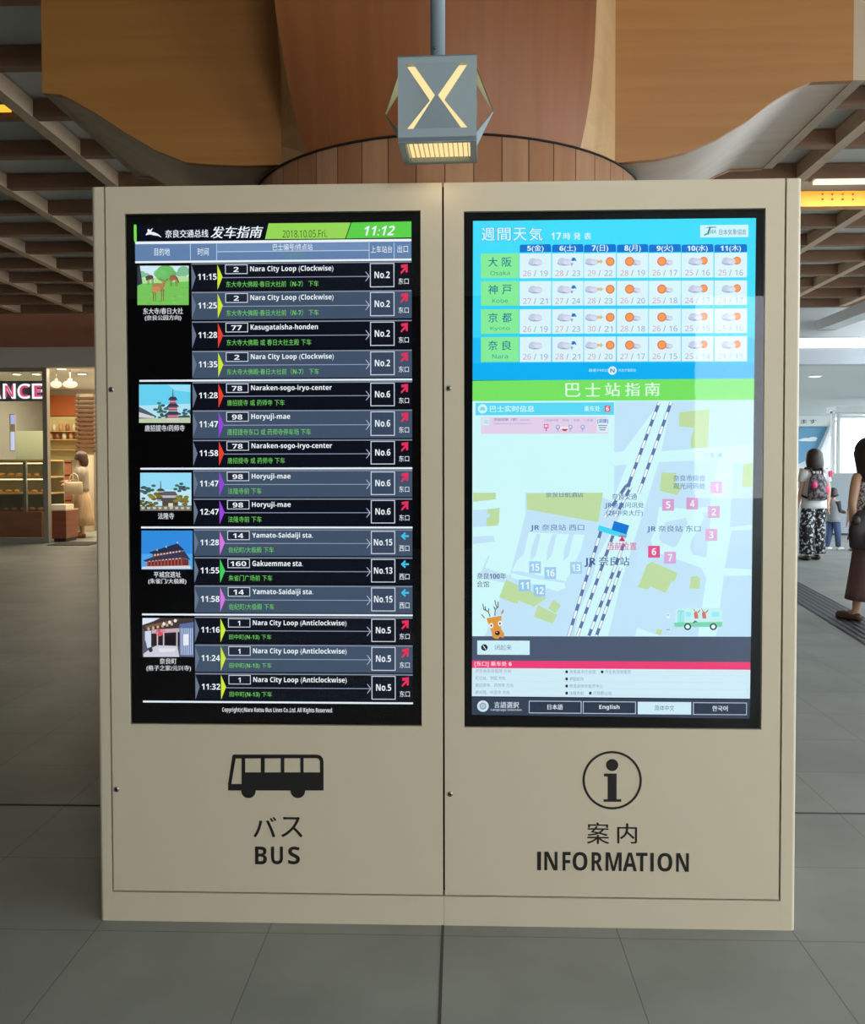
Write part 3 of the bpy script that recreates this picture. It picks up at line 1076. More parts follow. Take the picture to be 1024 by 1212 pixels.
def palace_photo(pl, el):
    pl(FULL, (52, 140, 222))
    pl([(0, .6), (1, .6), (1, 1), (0, 1)], (84, 166, 234), 1)
    pl([(.15, .56), (.70, .33), (.84, .50), (.24, .62)], (44, 48, 72), 4)
    pl([(.22, .61), (.80, .49), (.80, .56), (.22, .68)], (148, 84, 76), 3)
    for k in range(9):
        u = .25 + k * .06
        pl([(u, .605 - k * .012), (u + .03, .60 - k * .012), (u + .03, .645 - k * .012), (u, .65 - k * .012)], (222, 206, 196), 4)
    pl([(.03, .77), (.22, .68), (.84, .53), (.96, .76), (.82, .70), (.08, .80)], (60, 56, 80), 5)
    pl([(.11, .79), (.80, .70), (.80, .90), (.11, .92)], (168, 78, 62), 4)
    pl([(.80, .70), (.92, .75), (.92, .90), (.80, .90)], (112, 54, 50), 4)
    for k in range(10):
        u = .14 + k * .066
        pl([(u, .80 - k * .008), (u + .034, .795 - k * .008), (u + .034, .90), (u, .905)], (92, 44, 52), 5)
        pl([(u, .775 - k * .008), (u + .034, .77 - k * .008), (u + .034, .80 - k * .008), (u, .805 - k * .008)], (226, 200, 190), 5)
    pl([(.02, .93), (.95, .90), (.97, .98), (0, .99)], (226, 216, 210), 6)
    for u, v_ in ((.30, .50), (.48, .42), (.70, .31)):
        pl([(u - .012, v_), (u + .012, v_ - .03), (u + .016, v_ + .03)], (220, 226, 236), 6)


def street_photo(pl, el):
    pl(FULL, (92, 86, 96))
    pl([(0, 0), (.34, 0), (.1, .16), (0, .2)], (222, 232, 246), 1)
    pl([(0, .18), (.4, 0), (1, 0), (1, .2), (.7, .28), (.02, .34)], (66, 56, 58), 2)
    pl([(.06, .20), (.7, .02), (.72, .06), (.06, .27)], (120, 92, 66), 3)
    for k in range(6):
        el(.12 + k * .09, .28 - k * .025, .026, .04, (206, 172, 136), 4)
    for k in range(3):
        el(.42 + k * .11, .15 - k * .04, .03, .045, (236, 232, 226), 4)
    pl([(.05, .34), (.17, .32), (.17, .74), (.05, .80)], (206, 216, 236), 3)
    pl([(.17, .30), (.72, .28), (.72, .72), (.17, .72)], (44, 34, 40), 3)
    pl([(.18, .30), (.72, .26), (.72, .36), (.18, .40)], (196, 176, 184), 4)
    el(.33, .38, .07, .09, (214, 84, 100), 5)
    el(.40, .34, .05, .05, (232, 130, 150), 5)
    for u in (.28, .40, .66):
        pl([(u, .36), (u + .025, .36), (u + .025, .74), (u, .74)], (200, 196, 204), 5)
    pl([(.45, .44), (.62, .43), (.62, .66), (.45, .68)], (26, 22, 30), 5)
    pl([(.12, .82), (.28, .70), (.68, .72), (.72, 1), (.02, 1), (.02, .92)], (204, 206, 222), 4)
    pl([(.30, .78), (.66, .78), (.62, .86), (.34, .88)], (226, 226, 236), 5)
    pl([(.72, .16), (1, .10), (1, 1), (.74, .98)], (92, 112, 158), 4)
    for k in range(7):
        u = .745 + k * .036
        pl([(u, .26), (u + .017, .26), (u + .017, .95), (u, .95)], (190, 206, 234), 5)
    pl([(.80, .42), (.90, .41), (.90, .70), (.80, .71)], (232, 238, 246), 6)
    el(.16, .82, .04, .06, (50, 56, 60), 6)
    pl([(.02, .6), (.06, .58), (.1, .8), (.04, .86)], (80, 92, 110), 5)


photo((162.6, 314.6, 223.4, 361), [('东大寺/春日大社', (169.5, 364.5, 216.5, 371.8)), ('(奈良公园方向)', (171.5, 373, 214.5, 379.8))], deer_photo)
photo((164.6, 455, 225.4, 500.5), [('唐招提寺/药师寺', (171.5, 503, 218.5, 510.5))], pagoda_photo)
photo((166, 559.5, 226.6, 604.5), [('法隆寺', (187, 607, 206, 614.5))], temple_photo)
photo((167.4, 628, 228, 674), [('平城宫遗址', (182, 676.5, 214, 683.5)), ('(朱雀门/大极殿)', (175.5, 684.8, 220.5, 691.8))], palace_photo)
photo((168.6, 731.5, 229.4, 777.5), [('奈良町', (189, 779, 209, 786)), ('(格子之家/元兴寺)', (173.5, 787.5, 226, 794.8))], street_photo)

# ------------------------------------------------------------------ right screen: weather and area map
CY1, CY2, SKYB = em(66, 220, 250), em(40, 196, 250), em(18, 176, 242)
PALE = em(206, 246, 252)
q = MB()
q.fpoly([(560, 261.5), (895, 258), (894, 350), (559.8, 350)], LYR(1), CY1)
q.fpoly([(559.8, 350), (894, 350), (893.4, 400), (559.6, 400)], LYR(1), em(54, 210, 250))
q.fpoly([(559.6, 400), (893.4, 400), (893, 430), (559.5, 430)], LYR(1), em(32, 188, 246))
q.fpoly([(559.5, 430), (893, 430), (892.7, 450), (559.4, 450)], LYR(1), SKYB)
for k, t in enumerate('週間天気'):
    x = 570 + 18.8 * k
    q.ftext(t, x - .5, 269.0, x + 16.3, 285.4, LYR(2), em(40, 150, 214), .02)
    q.ftext(t, x, 269.5, x + 15.8, 284.9, LYR(3), em(222, 246, 252), .006)
for k, (t, x) in enumerate((('1', 653), ('7', 658.5), ('時', 667), ('発', 679), ('表', 691.5))):
    q.ftext(t, x, 275.3, x + (3.2 if k == 0 else 5.6 if k == 1 else 8.4), 283.6, LYR(2), em(226, 246, 252), .01)
q.frect(829, 266.2, 886, 280.8, LYR(2), em(206, 244, 250))
vs = [(833, 277.8), (837, 276), (839.5, 269.5), (834, 270.2), (840, 268.3), (849, 268.6), (847, 269.4), (841.5, 269.6), (839, 276.6), (834.5, 279)]
q.fpoly(vs, LYR(3), em(50, 130, 150))
q.ftext('JWA', 838, 271.6, 847.5, 278, LYR(3), em(44, 120, 150), .0, .3)
q.ftext('日本気象協会', 851.5, 271.2, 883.5, 277.8, LYR(3), em(70, 120, 160), .0)
q.ftext('最新PRESS', 697, 436.5, 721, 440, LYR(2), em(200, 236, 252))
q.ftext('天気予報配信', 732, 436.5, 753, 440, LYR(2), em(200, 236, 252))
q.disc(725, 438.6, 5, 5, LYR(2), em(222, 240, 252))
q.ftext('N', 722.4, 436.4, 727.6, 440.8, LYR(3), em(30, 120, 200), .02)
q.build('weather_banner', scrR)

cells = [(615.3, 652.4), (653.6, 690.6), (691.4, 729.2), (730.4, 767.4), (768.2, 806), (806.8, 844.6), (845.8, 884.3)]
days = ['5(金)', '6(土)', '7(日)', '8(月)', '9(火)', '10(水)', '11(木)']
q = MB()
for (a, c), d in zip(cells, days):
    q.fpoly([(a + 1.2, 289.6), (c - 1.2, 289), (c, 291), (c, 298.2), (a, 298.6), (a, 291.4)], LYR(2), em(20, 116, 210))
    q.ftext(d, (a + c) / 2 - (9.6 if len(d) == 4 else 12), 289.8, (a + c) / 2 + (9.6 if len(d) == 4 else 12), 298.6, LYR(3), em(224, 246, 252), .012)
q.build('day_tabs', scrR)
rows = [(300.0, 329.2, '大阪', 'Osaka', '26/19 28/23 29/22 28/19 26/17 25/16 25/16'), (332.8, 361.8, '神戸', 'Kobe', '27/21 27/24 28/23 26/20 25/18 24/17 24/17'),
        (366, 395, '京都', 'Kyoto', '26/19 27/23 30/21 28/18 26/16 25/15 25/16'), (398.8, 428.4, '奈良', 'Nara', '26/19 28/21 29/20 27/17 26/15 25/14 24/15')]
GRAYC, GRAYD = em(196, 204, 226), em(160, 172, 208)


def cloud(q, x, y, s, n):
    q.disc(x, y + 1.3, 8.2 * s, 3.4 * s, LYR(n), GRAYD, 16)
    q.disc(x - 3 * s, y - .6, 4.8 * s, 3.8 * s, LYR(n + 1), GRAYC, 16)
    q.disc(x + 2.4 * s, y - .2, 5.4 * s, 3.4 * s, LYR(n + 1) - .0001, em(206, 212, 232), 16)
    q.disc(x + 3.5 * s, y + 1.2, 4.6 * s, 2.4 * s, LYR(n + 2), em(216, 222, 240), 16)


def sun(q, x, y, r, n):
    q.disc(x, y, r, r, LYR(n), em(226, 118, 100), 18)
    q.disc(x, y, r * .74, r * .74, LYR(n + 1), em(248, 160, 86), 18)


for t, o, ja, en_, temps in rows:
    q = MB()
    hgt = o - t
    cy = t + hgt * .34
    q.frect(569.4, t, 614.4, o, LYR(2), em(134, 236, 154))
    q.ftext(ja[0], 578, t + 4.4, 589, t + 15.6, LYR(3), em(32, 104, 150), .006)
    q.ftext(ja[1], 594.5, t + 4.4, 605.4, t + 15.6, LYR(3), em(32, 104, 150), .006)
    q.ftext(en_, 592 - 2.3 * len(en_), t + 20.6, 592 + 2.3 * len(en_), t + 25.6, LYR(3), em(60, 150, 150))
    for k, ((a, c), tp) in enumerate(zip(cells, temps.split())):
        sl_ = (a - 615) / 270 * -1.0
        q.frect(a, t + sl_, c, o + sl_, LYR(2), em(218, 244, 250))
        m = (a + c) / 2
        y_ = cy + sl_
        if k == 0:
            cloud(q, m, y_, 1, 3)
        elif k == 1:
            cloud(q, m - 4, y_, 1, 3)
            q.fpoly([(m + 4, y_ - 1.5), (m + 5.6, y_ - 5), (m + 8.6, y_ - 4.6), (m + 10.6, y_ - .4), (m + 8, y_ - 1.4), (m + 6, y_ - .6)], LYR(6), em(36, 118, 200))
            q.fpoly([(m + 4.5, y_ + 1), (m + 6.8, y_ + 2), (m + 5, y_ + 5.2), (m + 3.2, y_ + 3.4)], LYR(6), GRAYD)
        elif k == 2:
            cloud(q, m - 10, y_, .9, 3)
            q.fpoly([(m - 3.4, y_ - 2), (m + .4, y_ - 1.2), (m + .4, y_ - 2.8), (m + 4, y_), (m + .4, y_ + 2.6), (m + .4, y_ + 1.2), (m - 3.4, y_ + 1.8)], LYR(6), em(216, 190, 150))
            sun(q, m + 12, y_, 5.2, 3)
        elif k in (3, 4):
            cloud(q, m + 4.5, y_ + .8, .62, 3)
            sun(q, m - 3.6, y_, 5.4, 6)
        else:
            sun(q, m + 7.4, y_ - .6, 4.6, 3)
            cloud(q, m - 2.4, y_, 1, 5)
        hi, lo_ = tp.split('/')
        q.ftext(hi, m - 14.6, t + 20.2 + sl_, m - 5.2, t + 26.8 + sl_, LYR(3), em(206, 154, 190))
        q.ftext('/', m - 1.9, t + 20 + sl_, m + 1, t + 27 + sl_, LYR(3), em(140, 150, 190))
        q.ftext(lo_, m + 5.4, t + 20.2 + sl_, m + 14.6, t + 26.8 + sl_, LYR(3), em(146, 154, 204))
    tag(q.build('forecast_row', scrR), 'week of weather icons and temperatures for %s' % en_)

q = MB()
q.fpoly([(559.4, 450.6), (893, 448), (892.5, 473.4), (559.3, 474.8)], LYR(1), em(120, 226, 100))
for k, t in enumerate('巴士站指南'):
    q.ftext(t, 669.5 + 23.5 * k, 453.5 - .2 * k, 687 + 23.5 * k, 469.5 - .2 * k, LYR(2), em(224, 252, 232), .014)
q.build('station_banner', scrR)

# area map
ROAD, BLOCK, BLDG = em(208, 248, 251), em(194, 228, 248), em(190, 220, 164)
RAIL, RAILD = em(232, 248, 252), em(98, 118, 168)
q = MB()
q.fpoly([(559.3, 474.8), (892.5, 473.4), (889, 753.5), (559, 753)], LYR(1), ROAD)


def blk(pts, mat=BLOCK, n=2):
    q.fpoly(pts, LYR(n), mat)


blk([(728, 475), (782, 475), (738, 534), (727, 535)])
blk([(795, 475), (892, 474), (891.5, 526), (783, 534)])
blk([(727, 551), (742, 550), (728, 586), (727, 586)])
blk([(780, 547), (850, 544), (840, 600), (810, 602), (780, 600), (768, 690), (752, 753), (720, 753), (735, 690), (757, 620)])
blk([(868, 548), (891, 547), (890.5, 621), (864, 624)])
blk([(866, 628), (890.4, 627), (889.5, 674), (858, 672)])
blk([(857, 682), (889.4, 681), (889, 753), (848, 753)])
blk([(790, 616), (815, 613), (800, 647), (781, 640)])
blk([(824, 608), (842, 606), (836, 660), (820, 656), (817, 648)])
blk([(757, 648), (790, 658), (830, 672), (836, 684), (826, 753), (780, 752), (740, 738)])
blk([(560, 604), (592, 601), (590, 622), (560, 624)])
blk([(560, 635), (584, 634), (586, 641), (560, 644)])
blk([(578, 658), (580, 657), (574, 672), (606, 682), (600, 690), (566, 684)])
blk([(622, 583), (700, 583), (740, 600), (690, 690), (680, 753), (574, 753), (600, 690), (606, 672), (622, 610)])
blk([(690, 605), (722, 600), (700, 690), (672, 753), (655, 753)])
# bus bays of the west square
for pts in ([(626, 630), (692, 633), (688, 650), (670, 688), (616, 676), (606, 676), (612, 664), (620, 655)],):
    blk(pts, ROAD, 3)
for x in (632, 651, 671):
    blk([(x + 3, 632), (x + 8, 632), (x + 2, 658), (x - 4, 664), (x - 3, 650)], BLOCK, 4)
blk([(604, 678), (640, 686), (668, 690), (670, 696), (660, 700), (640, 694), (606, 684)], ROAD, 4)
# east square ring road
blk([(786, 604), (828, 602), (834, 612), (812, 652), (800, 660), (775, 650), (770, 640)], ROAD, 3)
blk([(788, 618), (812, 613), (814, 618), (802, 645), (798, 648), (783, 642), (780, 636)], BLOCK, 4)
# buildings
for pts in ([(804, 488), (840, 484), (838, 530), (818, 530), (818, 518), (822, 506), (804, 505)], [(783, 559), (800, 560), (800, 572), (808, 575), (802, 586), (781, 581)],
            [(880, 549), (891, 548), (890.6, 576), (878, 577)], [(623, 584), (714, 583), (708, 618), (624, 603)],
            [(577, 603), (591, 601), (591, 618), (588, 622), (576, 623), (576, 613), (580, 612), (580, 608), (577, 608)], [(560, 583), (587, 583), (587, 591), (560, 594)],
            [(599, 686), (647, 708), (632, 718), (614, 711), (612, 715), (591, 707)], [(637, 716), (660, 728), (654, 738), (632, 730)], [(655, 710), (664, 716), (658, 726), (649, 720)],
            [(766, 668), (772, 665), (802, 678), (799, 688), (795, 688), (788, 702), (770, 694), (766, 698), (755, 695)],
            [(818, 682), (826, 682), (829, 686), (828, 697), (816, 697)], [(778, 744), (784, 746), (782, 752), (776, 750)]):
    blk(pts, BLDG, 5)
# railway lines
def rail(x0, y0, x1, y1, n=6):
    L = math.hypot(x1 - x0, y1 - y0)
    ux, uy = (x1 - x0) / L, (y1 - y0) / L
    nx, ny = -uy, ux
    wd = 1.9
    q.fpoly([(x0 + nx * wd, y0 + ny * wd), (x1 + nx * wd, y1 + ny * wd), (x1 - nx * wd, y1 - ny * wd), (x0 - nx * wd, y0 - ny * wd)], LYR(n), RAILD)
    q.fpoly([(x0 + nx * 1.4, y0 + ny * 1.4), (x1 + nx * 1.4, y1 + ny * 1.4), (x1 - nx * 1.4, y1 - ny * 1.4), (x0 - nx * 1.4, y0 - ny * 1.4)], LYR(n + 1), RAIL)
    d = 4
    while d < L - 8:
        a, c = d, d + 8.4
        q.fpoly([(x0 + ux * a + nx * 1.9, y0 + uy * a + ny * 1.9), (x0 + ux * c + nx * 1.9, y0 + uy * c + ny * 1.9), (x0 + ux * c - nx * 1.9, y0 + uy * c - ny * 1.9), (x0 + ux * a - nx * 1.9, y0 + uy * a - ny * 1.9)], LYR(n + 2), RAILD)
        d += 18


rail(780.5, 476, 744, 574)
rail(794.5, 476, 756, 584)
rail(712.5, 625, 673, 753)
rail(727, 630, 683.5, 753)
rail(740, 640, 697, 753)
rail(735, 672, 706, 753)
rail(742, 574, 716, 612)
rail(747, 576, 728, 612)
q.fpoly([(748, 566), (746, 576), (737, 578)], LYR(9), RAILD)
q.fpoly([(709, 621.5), (743, 632), (741, 637.5), (707.5, 628)], LYR(9), em(72, 214, 246))
q.fpoly([(727, 616.5), (745, 622), (741.5, 632.5), (724, 627)], LYR(10), em(24, 122, 214))
# place names
NM = em(90, 116, 168)
for t, a, c in (('JR 奈良站 西口', (628, 620.5, 691.5, 628.8), NM), ('JR 奈良站 东口', (766, 622, 829.5, 630.4), NM), ('奈良市综合', (797, 562.3, 835, 569.5), NM), ('观光问讯处', (797, 571.6, 835, 578.8), NM),
                ('奈良交通', (724.5, 584, 754, 591.6), NM), ('JR奈良问讯处', (716, 594.4, 762.5, 602), NM), ('(2F中央大厅)', (718, 603.6, 761, 611.6), NM), ('奈良日航酒店', (646, 581.4, 690.5, 588.6), NM),
                ('奈良100年', (564.5, 678, 599, 685.6), em(84, 100, 130)), ('会馆', (564.5, 687.6, 579, 695), em(84, 100, 130)), ('三条通', (832, 535.6, 855, 542.6), em(140, 166, 200))):
    q.ftext(t, *a, LYR(11), c, .004)
q.ftext('JR 奈良站', 692, 658.8, 745, 671, LYR(11), em(70, 92, 146), .008)
q.ftext('当前位置', 719.5, 642, 753.5, 651, LYR(11), em(222, 84, 150), .012)
q.fpoly([(732.6, 640.6), (736.4, 634.6), (740.4, 640.6)], LYR(11), em(206, 50, 100))
q.frect(732.4, 633.6, 741, 635.2, LYR(11), em(222, 84, 120))
q.build('area_map', scrR)
# numbered stop markers
for n_, x, y, c in (('1', 848, 577, (224, 178, 222)), ('2', 845, 606, (220, 174, 218)), ('3', 842, 633, (220, 174, 218)), ('4', 819.5, 596, (216, 160, 208)), ('5', 791, 597.5, (216, 160, 208)), ('6', 774.2, 653, (226, 84, 146)), ('7', 793.2, 660, (218, 170, 220)),
                    ('11', 621, 693, (150, 200, 236)), ('12', 638.6, 699, (150, 200, 236)), ('13', 682, 672, (160, 208, 238)), ('15', 633.4, 671.4, (156, 206, 238)), ('16', 651.4, 678.2, (156, 206, 238))):
    q = MB()
    q.frect(x - 7, y - 7, x + 7, y + 7, LYR(12), em(*c))
    hw2 = 2.6 if len(n_) == 1 and n_ != '1' else (1.9 if n_ == '1' else 5)
    q.ftext(n_, x - hw2, y - 4.2, x + hw2, y + 4.2, LYR(13), em(238, 250, 252), .012)
    tag(q.build('stop_marker', scrR), '%s square marker numbered %s' % ('pink' if len(n_) == 1 else 'blue', n_))
# arrivals panel
q = MB()
q.frect(563, 476.5, 727, 583, LYR(12), em(206, 248, 250))
q.frect(563, 476.5, 727, 491.2, LYR(13), em(92, 216, 244))
q.disc(571.3, 483.9, 5.6, 5.6, LYR(14), em(206, 244, 250))
q.fpoly([(567.8, 485.6), (569.4, 482), (573, 481.6), (574.6, 485.6)], LYR(15), em(120, 214, 240))
q.ftext('巴士实时信息', 580, 480, 632.5, 487.8, LYR(14), em(220, 250, 252), .016)
q.ftext('乘车处', 691.5, 480.4, 710.5, 487, LYR(14), em(220, 250, 252), .012)
q.frect(715.6, 480, 722.6, 487.4, LYR(14), em(226, 84, 130))
q.ftext('6', 717.4, 481.2, 720.8, 486.2, LYR(15), em(240, 250, 252), .012)
q.frect(569.5, 493.6, 720.5, 513.4, LYR(13), em(226, 208, 234))
q.frect(570.8, 495, 579.4, 503.4, LYR(14), em(206, 238, 246))
q.ftext('40', 572.4, 496.8, 577.6, 501.4, LYR(15), em(150, 190, 220))
q.ftext('学园前駅（南）', 584.6, 494.8, 612.4, 498.4, LYR(14), em(104, 96, 170), .006)
q.ftext('(経由停)', 615.5, 496, 627, 498.4, LYR(14), em(150, 140, 200))
q.ftext('Gakuemmae sta. / Tomigaoka sta.', 584.6, 500.4, 629, 502.6, LYR(14), em(130, 120, 190))
for t, a, c in (('2停留所前', 644, 661.5), ('時刻', 666, 673.5), ('到着', 679, 686), ('1 停留', 691, 702)):
    q.ftext(t, a, 496, c, 498.8, LYR(14), em(150, 140, 200))
q.frect(643.8, 502, 649.4, 506.8, LYR(14), em(214, 86, 140))
q.frect(644.8, 502.9, 648.4, 505.6, LYR(15), em(236, 214, 236))
q.frect(646, 506.8, 647.2, 510.4, LYR(14), em(214, 86, 140))
for x in (660.4, 675.2, 689.8):
    q.disc(x, 505.4, 2.5, 2.7, LYR(14), em(130, 160, 214), 14)
    q.disc(x, 505.2, 1.5, 1.6, LYR(15), em(226, 220, 240), 14)
    q.frect(x - .5, 507.6, x + .5, 510.4, LYR(14), em(130, 160, 214))
q.frect(663, 505.2, 673.2, 508, LYR(16), em(244, 232, 240))
q.fpoly([(664.4, 507.6), (672.4, 507.6), (670, 510.2), (667, 510.2)], LYR(17), em(204, 66, 76))
q.frect(706.6, 494.8, 720.8, 511.6, LYR(14), em(222, 238, 246))
q.ftext('[混雑]', 707.4, 495.6, 719.8, 501.2, LYR(15), em(60, 104, 190), .02)
for k in range(3):
    q.frect(708 + k * .8, 503 + k * 2.6, 718.6 - k, 504.1 + k * 2.6, LYR(15), em(110, 140, 180))
q.build('arrivals_panel', scrR)
# cartoon deer head peeping up, and the bus
q = MB()
DB, DD = em(222, 152, 70), em(96, 76, 78)
K = lambda X, Yy: (550 + X / 5.689, 590 + Yy / 5.689)
q.fpoly([K(*p) for p in ((146, 806), (248, 790), (246, 880), (268, 912), (262, 940), (238, 930), (226, 946), (204, 944), (186, 930), (184, 905))], LYR(14), DB)
for s in ([(108, 780), (120, 780), (140, 806), (130, 808)], [(244, 782), (250, 758), (264, 744), (262, 768)]):
    q.fpoly([K(*p) for p in s], LYR(14), em(190, 140, 110))
for ln in ([(172, 796), (160, 762), (130, 748), (122, 708)], [(160, 762), (164, 740)], [(146, 756), (138, 740), (140, 728)], [(204, 788), (206, 748), (226, 730), (224, 694)], [(206, 748), (196, 728)], [(218, 736), (206, 700), (204, 684)]):
    pts = [U(*K(*p), y=LYR(14)) for p in ln]
    for a, c in zip(pts, pts[1:]):
        d = (c - a).normalized()
        nn = Vector((-d.z, 0, d.x)) * .0013
        q.add([a + nn, c + nn, c - nn, a - nn], [(0, 1, 2, 3)], DD)
for ex_, ey in ((180, 856), (238, 842)):
    q.disc(*K(ex_, ey), 2.4, 3.2, LYR(15), em(246, 246, 246), 16)
    q.disc(*K(ex_, ey), 1.0, 1.4, LYR(16), em(30, 26, 30), 12)
q.disc(*K(221, 906), 2.9, 2.7, LYR(15), em(52, 24, 24), 16)
q.disc(*K(217, 901), .8, .7, LYR(16), em(230, 220, 220), 10)
q.build('deer_illustration', scrR)
q = MB()
K = lambda X, Yy: (730 + X / 5.689, 590 + Yy / 5.689)
q.fpoly([K(*p) for p in ((388, 862), (402, 746), (416, 738), (700, 738), (712, 752), (712, 862))], LYR(14), em(196, 240, 240))
q.fpoly([K(*p) for p in ((386, 836), (712, 830), (710, 864), (390, 864))], LYR(15), em(122, 214, 176))
for x in (412, 434):
    q.fpoly([K(x, 754), K(x + 18, 754), K(x + 18, 838), K(x, 838)], LYR(16), em(120, 208, 222))
    q.fpoly([K(x + 3, 760), K(x + 15, 760), K(x + 15, 832), K(x + 3, 832)], LYR(17), em(164, 236, 240))
for a, c in ((466, 500), (640, 690)):
    q.fpoly([K(a, 764), K(c, 764), K(c, 796), K(a, 796)], LYR(16), em(150, 234, 246))
for cx in (534, 588):
    q.fpoly([K(*p) for p in ((cx - 14, 770), (cx + 4, 758), (cx + 14, 786), (cx + 16, 808), (cx - 10, 808))], LYR(16), em(206, 120, 110))
    q.fpoly([K(*p) for p in ((cx - 6, 770), (cx - 18, 742), (cx - 14, 740), (cx - 2, 762))], LYR(16), em(206, 130, 120))
    q.fpoly([K(*p) for p in ((cx + 8, 766), (cx + 26, 748), (cx + 30, 756), (cx + 12, 776))], LYR(16), em(206, 130, 120))
q.fpoly([K(*p) for p in ((512, 836), (528, 822), (550, 834), (530, 832), (520, 840))], LYR(16), em(60, 90, 90))
for cx in (478, 651):
    q.disc(*K(cx, 863), 4.2, 4.2, LYR(17), em(44, 66, 78), 20)
    q.disc(*K(cx, 863), 2.5, 2.5, LYR(18), em(226, 246, 244), 20)
q.fpoly([K(334, 776), K(358, 776), K(358, 808), K(334, 808)], LYR(15), em(222, 244, 250))
q.fpoly([K(338, 782), K(354, 782), K(354, 788), K(338, 788)], LYR(16), em(140, 160, 200))
q.fpoly([K(334, 880), K(358, 880), K(358, 886), K(334, 886)], LYR(16), em(140, 160, 200))
q.build('bus_illustration', scrR)
# lower bars
q = MB()
q.fpoly([(559, 753), (889, 753.5), (888.4, 785), (558.8, 783)], LYR(1), em(76, 88, 112))
q.frect(565, 758.2, 627, 775, LYR(3), em(206, 240, 248))
q.disc(573.4, 766.3, 3.9, 3.9, LYR(4), em(24, 34, 50))
for s in (1, -1):
    q.fpoly([(571.4, 766.3 - 2 * s - .6), (572, 766.3 - 2 * s - .6 - .2), (575.5, 766.3 + 2 * s), (574.8, 766.3 + 2 * s + .7)], LYR(5), em(230, 240, 246))
q.ftext('闭起来', 586, 763, 605.6, 769.6, LYR(4), em(120, 136, 164))
q.build('close_bar', scrR)
q = MB()
q.fpoly([(558.8, 781.8), (888.4, 783.6), (888.3, 792.8), (558.8, 790.6)], LYR(2), em(236, 62, 118))
q.fpoly([(558.8, 790.6), (888.3, 792.8), (887.8, 827), (558.6, 824)], LYR(2), em(208, 236, 246))
q.ftext('[东口] 乘车处 6', 562, 782.8, 605.6, 789.4, LYR(3), em(250, 226, 236), .012)
TX = em(136, 150, 178)
for k, (t, x1, r) in enumerate((('济生会奈良医院 方向', 605, (('奈良县市庁会馆', 674, 705), ('济生会奈良医院', 716, 747))), ('尼辻站、学园 方向', 598, (('学园前站', 674, 691),)), ('唐招提寺、药师寺 方向', 607.5, (('奈良县综合医疗中心', 674, 714),)), ('慈光院、中宫寺 方向', 603, (('法隆寺前', 674, 691), ('近铁郡山站', 702, 724))))):
    y_ = 791.9 + 8.4 * k
    q.ftext(t, 562.6, y_, x1, y_ + 4.6, LYR(3), TX)
    q.frect(559.5, y_ + 6.6, 887.5, y_ + 6.9, LYR(3), em(190, 222, 238))
    for t2, a, c in r:
        y2 = y_ + 1.1
        q.ftext(t2, a, y2, c, y2 + 4.4, LYR(3), TX)
        q.frect(a - 4.6, y2 + .6, a - 1.8, y2 + 3.8, LYR(3), em(24, 34, 48))
q.build('stop_list', scrR)
q = MB()
q.fpoly([(558.6, 825), (887.8, 828), (887.3, 850.6), (558.4, 846)], LYR(1), em(52, 64, 84))
q.disc(571.7, 835.8, 6.9, 6.9, LYR(3), em(204, 228, 238))
q.disc(571.7, 835.8, 4.1, 4.1, LYR(4), em(136, 158, 178))
q.disc(571.7, 835.8, 3.0, 3.0, LYR(5), em(176, 198, 212))
q.ftext('言語選択', 585, 830.6, 614.4, 838, LYR(3), em(214, 228, 236), .016)
q.ftext('Language Selection', 581, 838.6, 617.5, 842.2, LYR(3), em(190, 204, 216), .02)
q.build('language_bar', scrR)
for k, (t, x0, x1, hwt) in enumerate((('日本語', 626, 688.4, 9), ('English', 690, 752.8, 12), ('简体中文', 755, 818.2, 11.5), ('한국어', 820.4, 884.2, 9))):
    q = MB()
    y_ = 829.6 + k * .6
    q.frect(x0, y_, x1, y_ + 14.8, LYR(3), em(206, 236, 246) if k == 2 else em(182, 200, 214))
    if k != 2:
        q.frect(x0 + .9, y_ + .9, x1 - .9, y_ + 13.9, LYR(4), em(44, 56, 76))
    m = (x0 + x1) / 2
    q.ftext(t, m - hwt, y_ + 4.0, m + hwt, y_ + 10.4, LYR(5), em(90, 110, 140) if k == 2 else em(226, 236, 242), .0 if k == 2 else .02)
    tag(q.build('language_button', scrR), ('pale' if k == 2 else 'dark') + ' button reading ' + t)

# ------------------------------------------------------------------ bakery at the back left
SF = 14.8
BROWN = pm('brown_panel', rgb(160, 102, 72), 0.55, noise=((1, 4, 4), rgb(142, 90, 62), 0.4, 0.65))
GREYHEAD = pm('grey_header', rgb(206, 194, 178), 0.6)
FRAME = pm('dark_bronze_frame', rgb(150, 140, 124), 0.4)
zz = lambda py, Y=SF, px=60: U(px, py, y=Y).z
xx_ = lambda px, Y=SF, py=520: U(px, py, y=Y).x
XO0, XO1 = xx_(57), xx_(118)               # the open doorway
XW = -10.0
zH, zF, zT = zz(435), zz(411), 4.14
b = MB()
b.box(XW, 3.6, SF - 0.10, SF + 0.2, zF, 4.40, BROWN)
b.box(XW, 3.6, SF - 0.04, SF + 0.2, zH, zF, GREYHEAD)
b.box(XO1, 3.6, SF, SF + 0.2, 0, zH, GREYHEAD)
tag(b.build('wall_back'), 'brown fascia and grey header above the bakery front', 'wall', kind='structure')
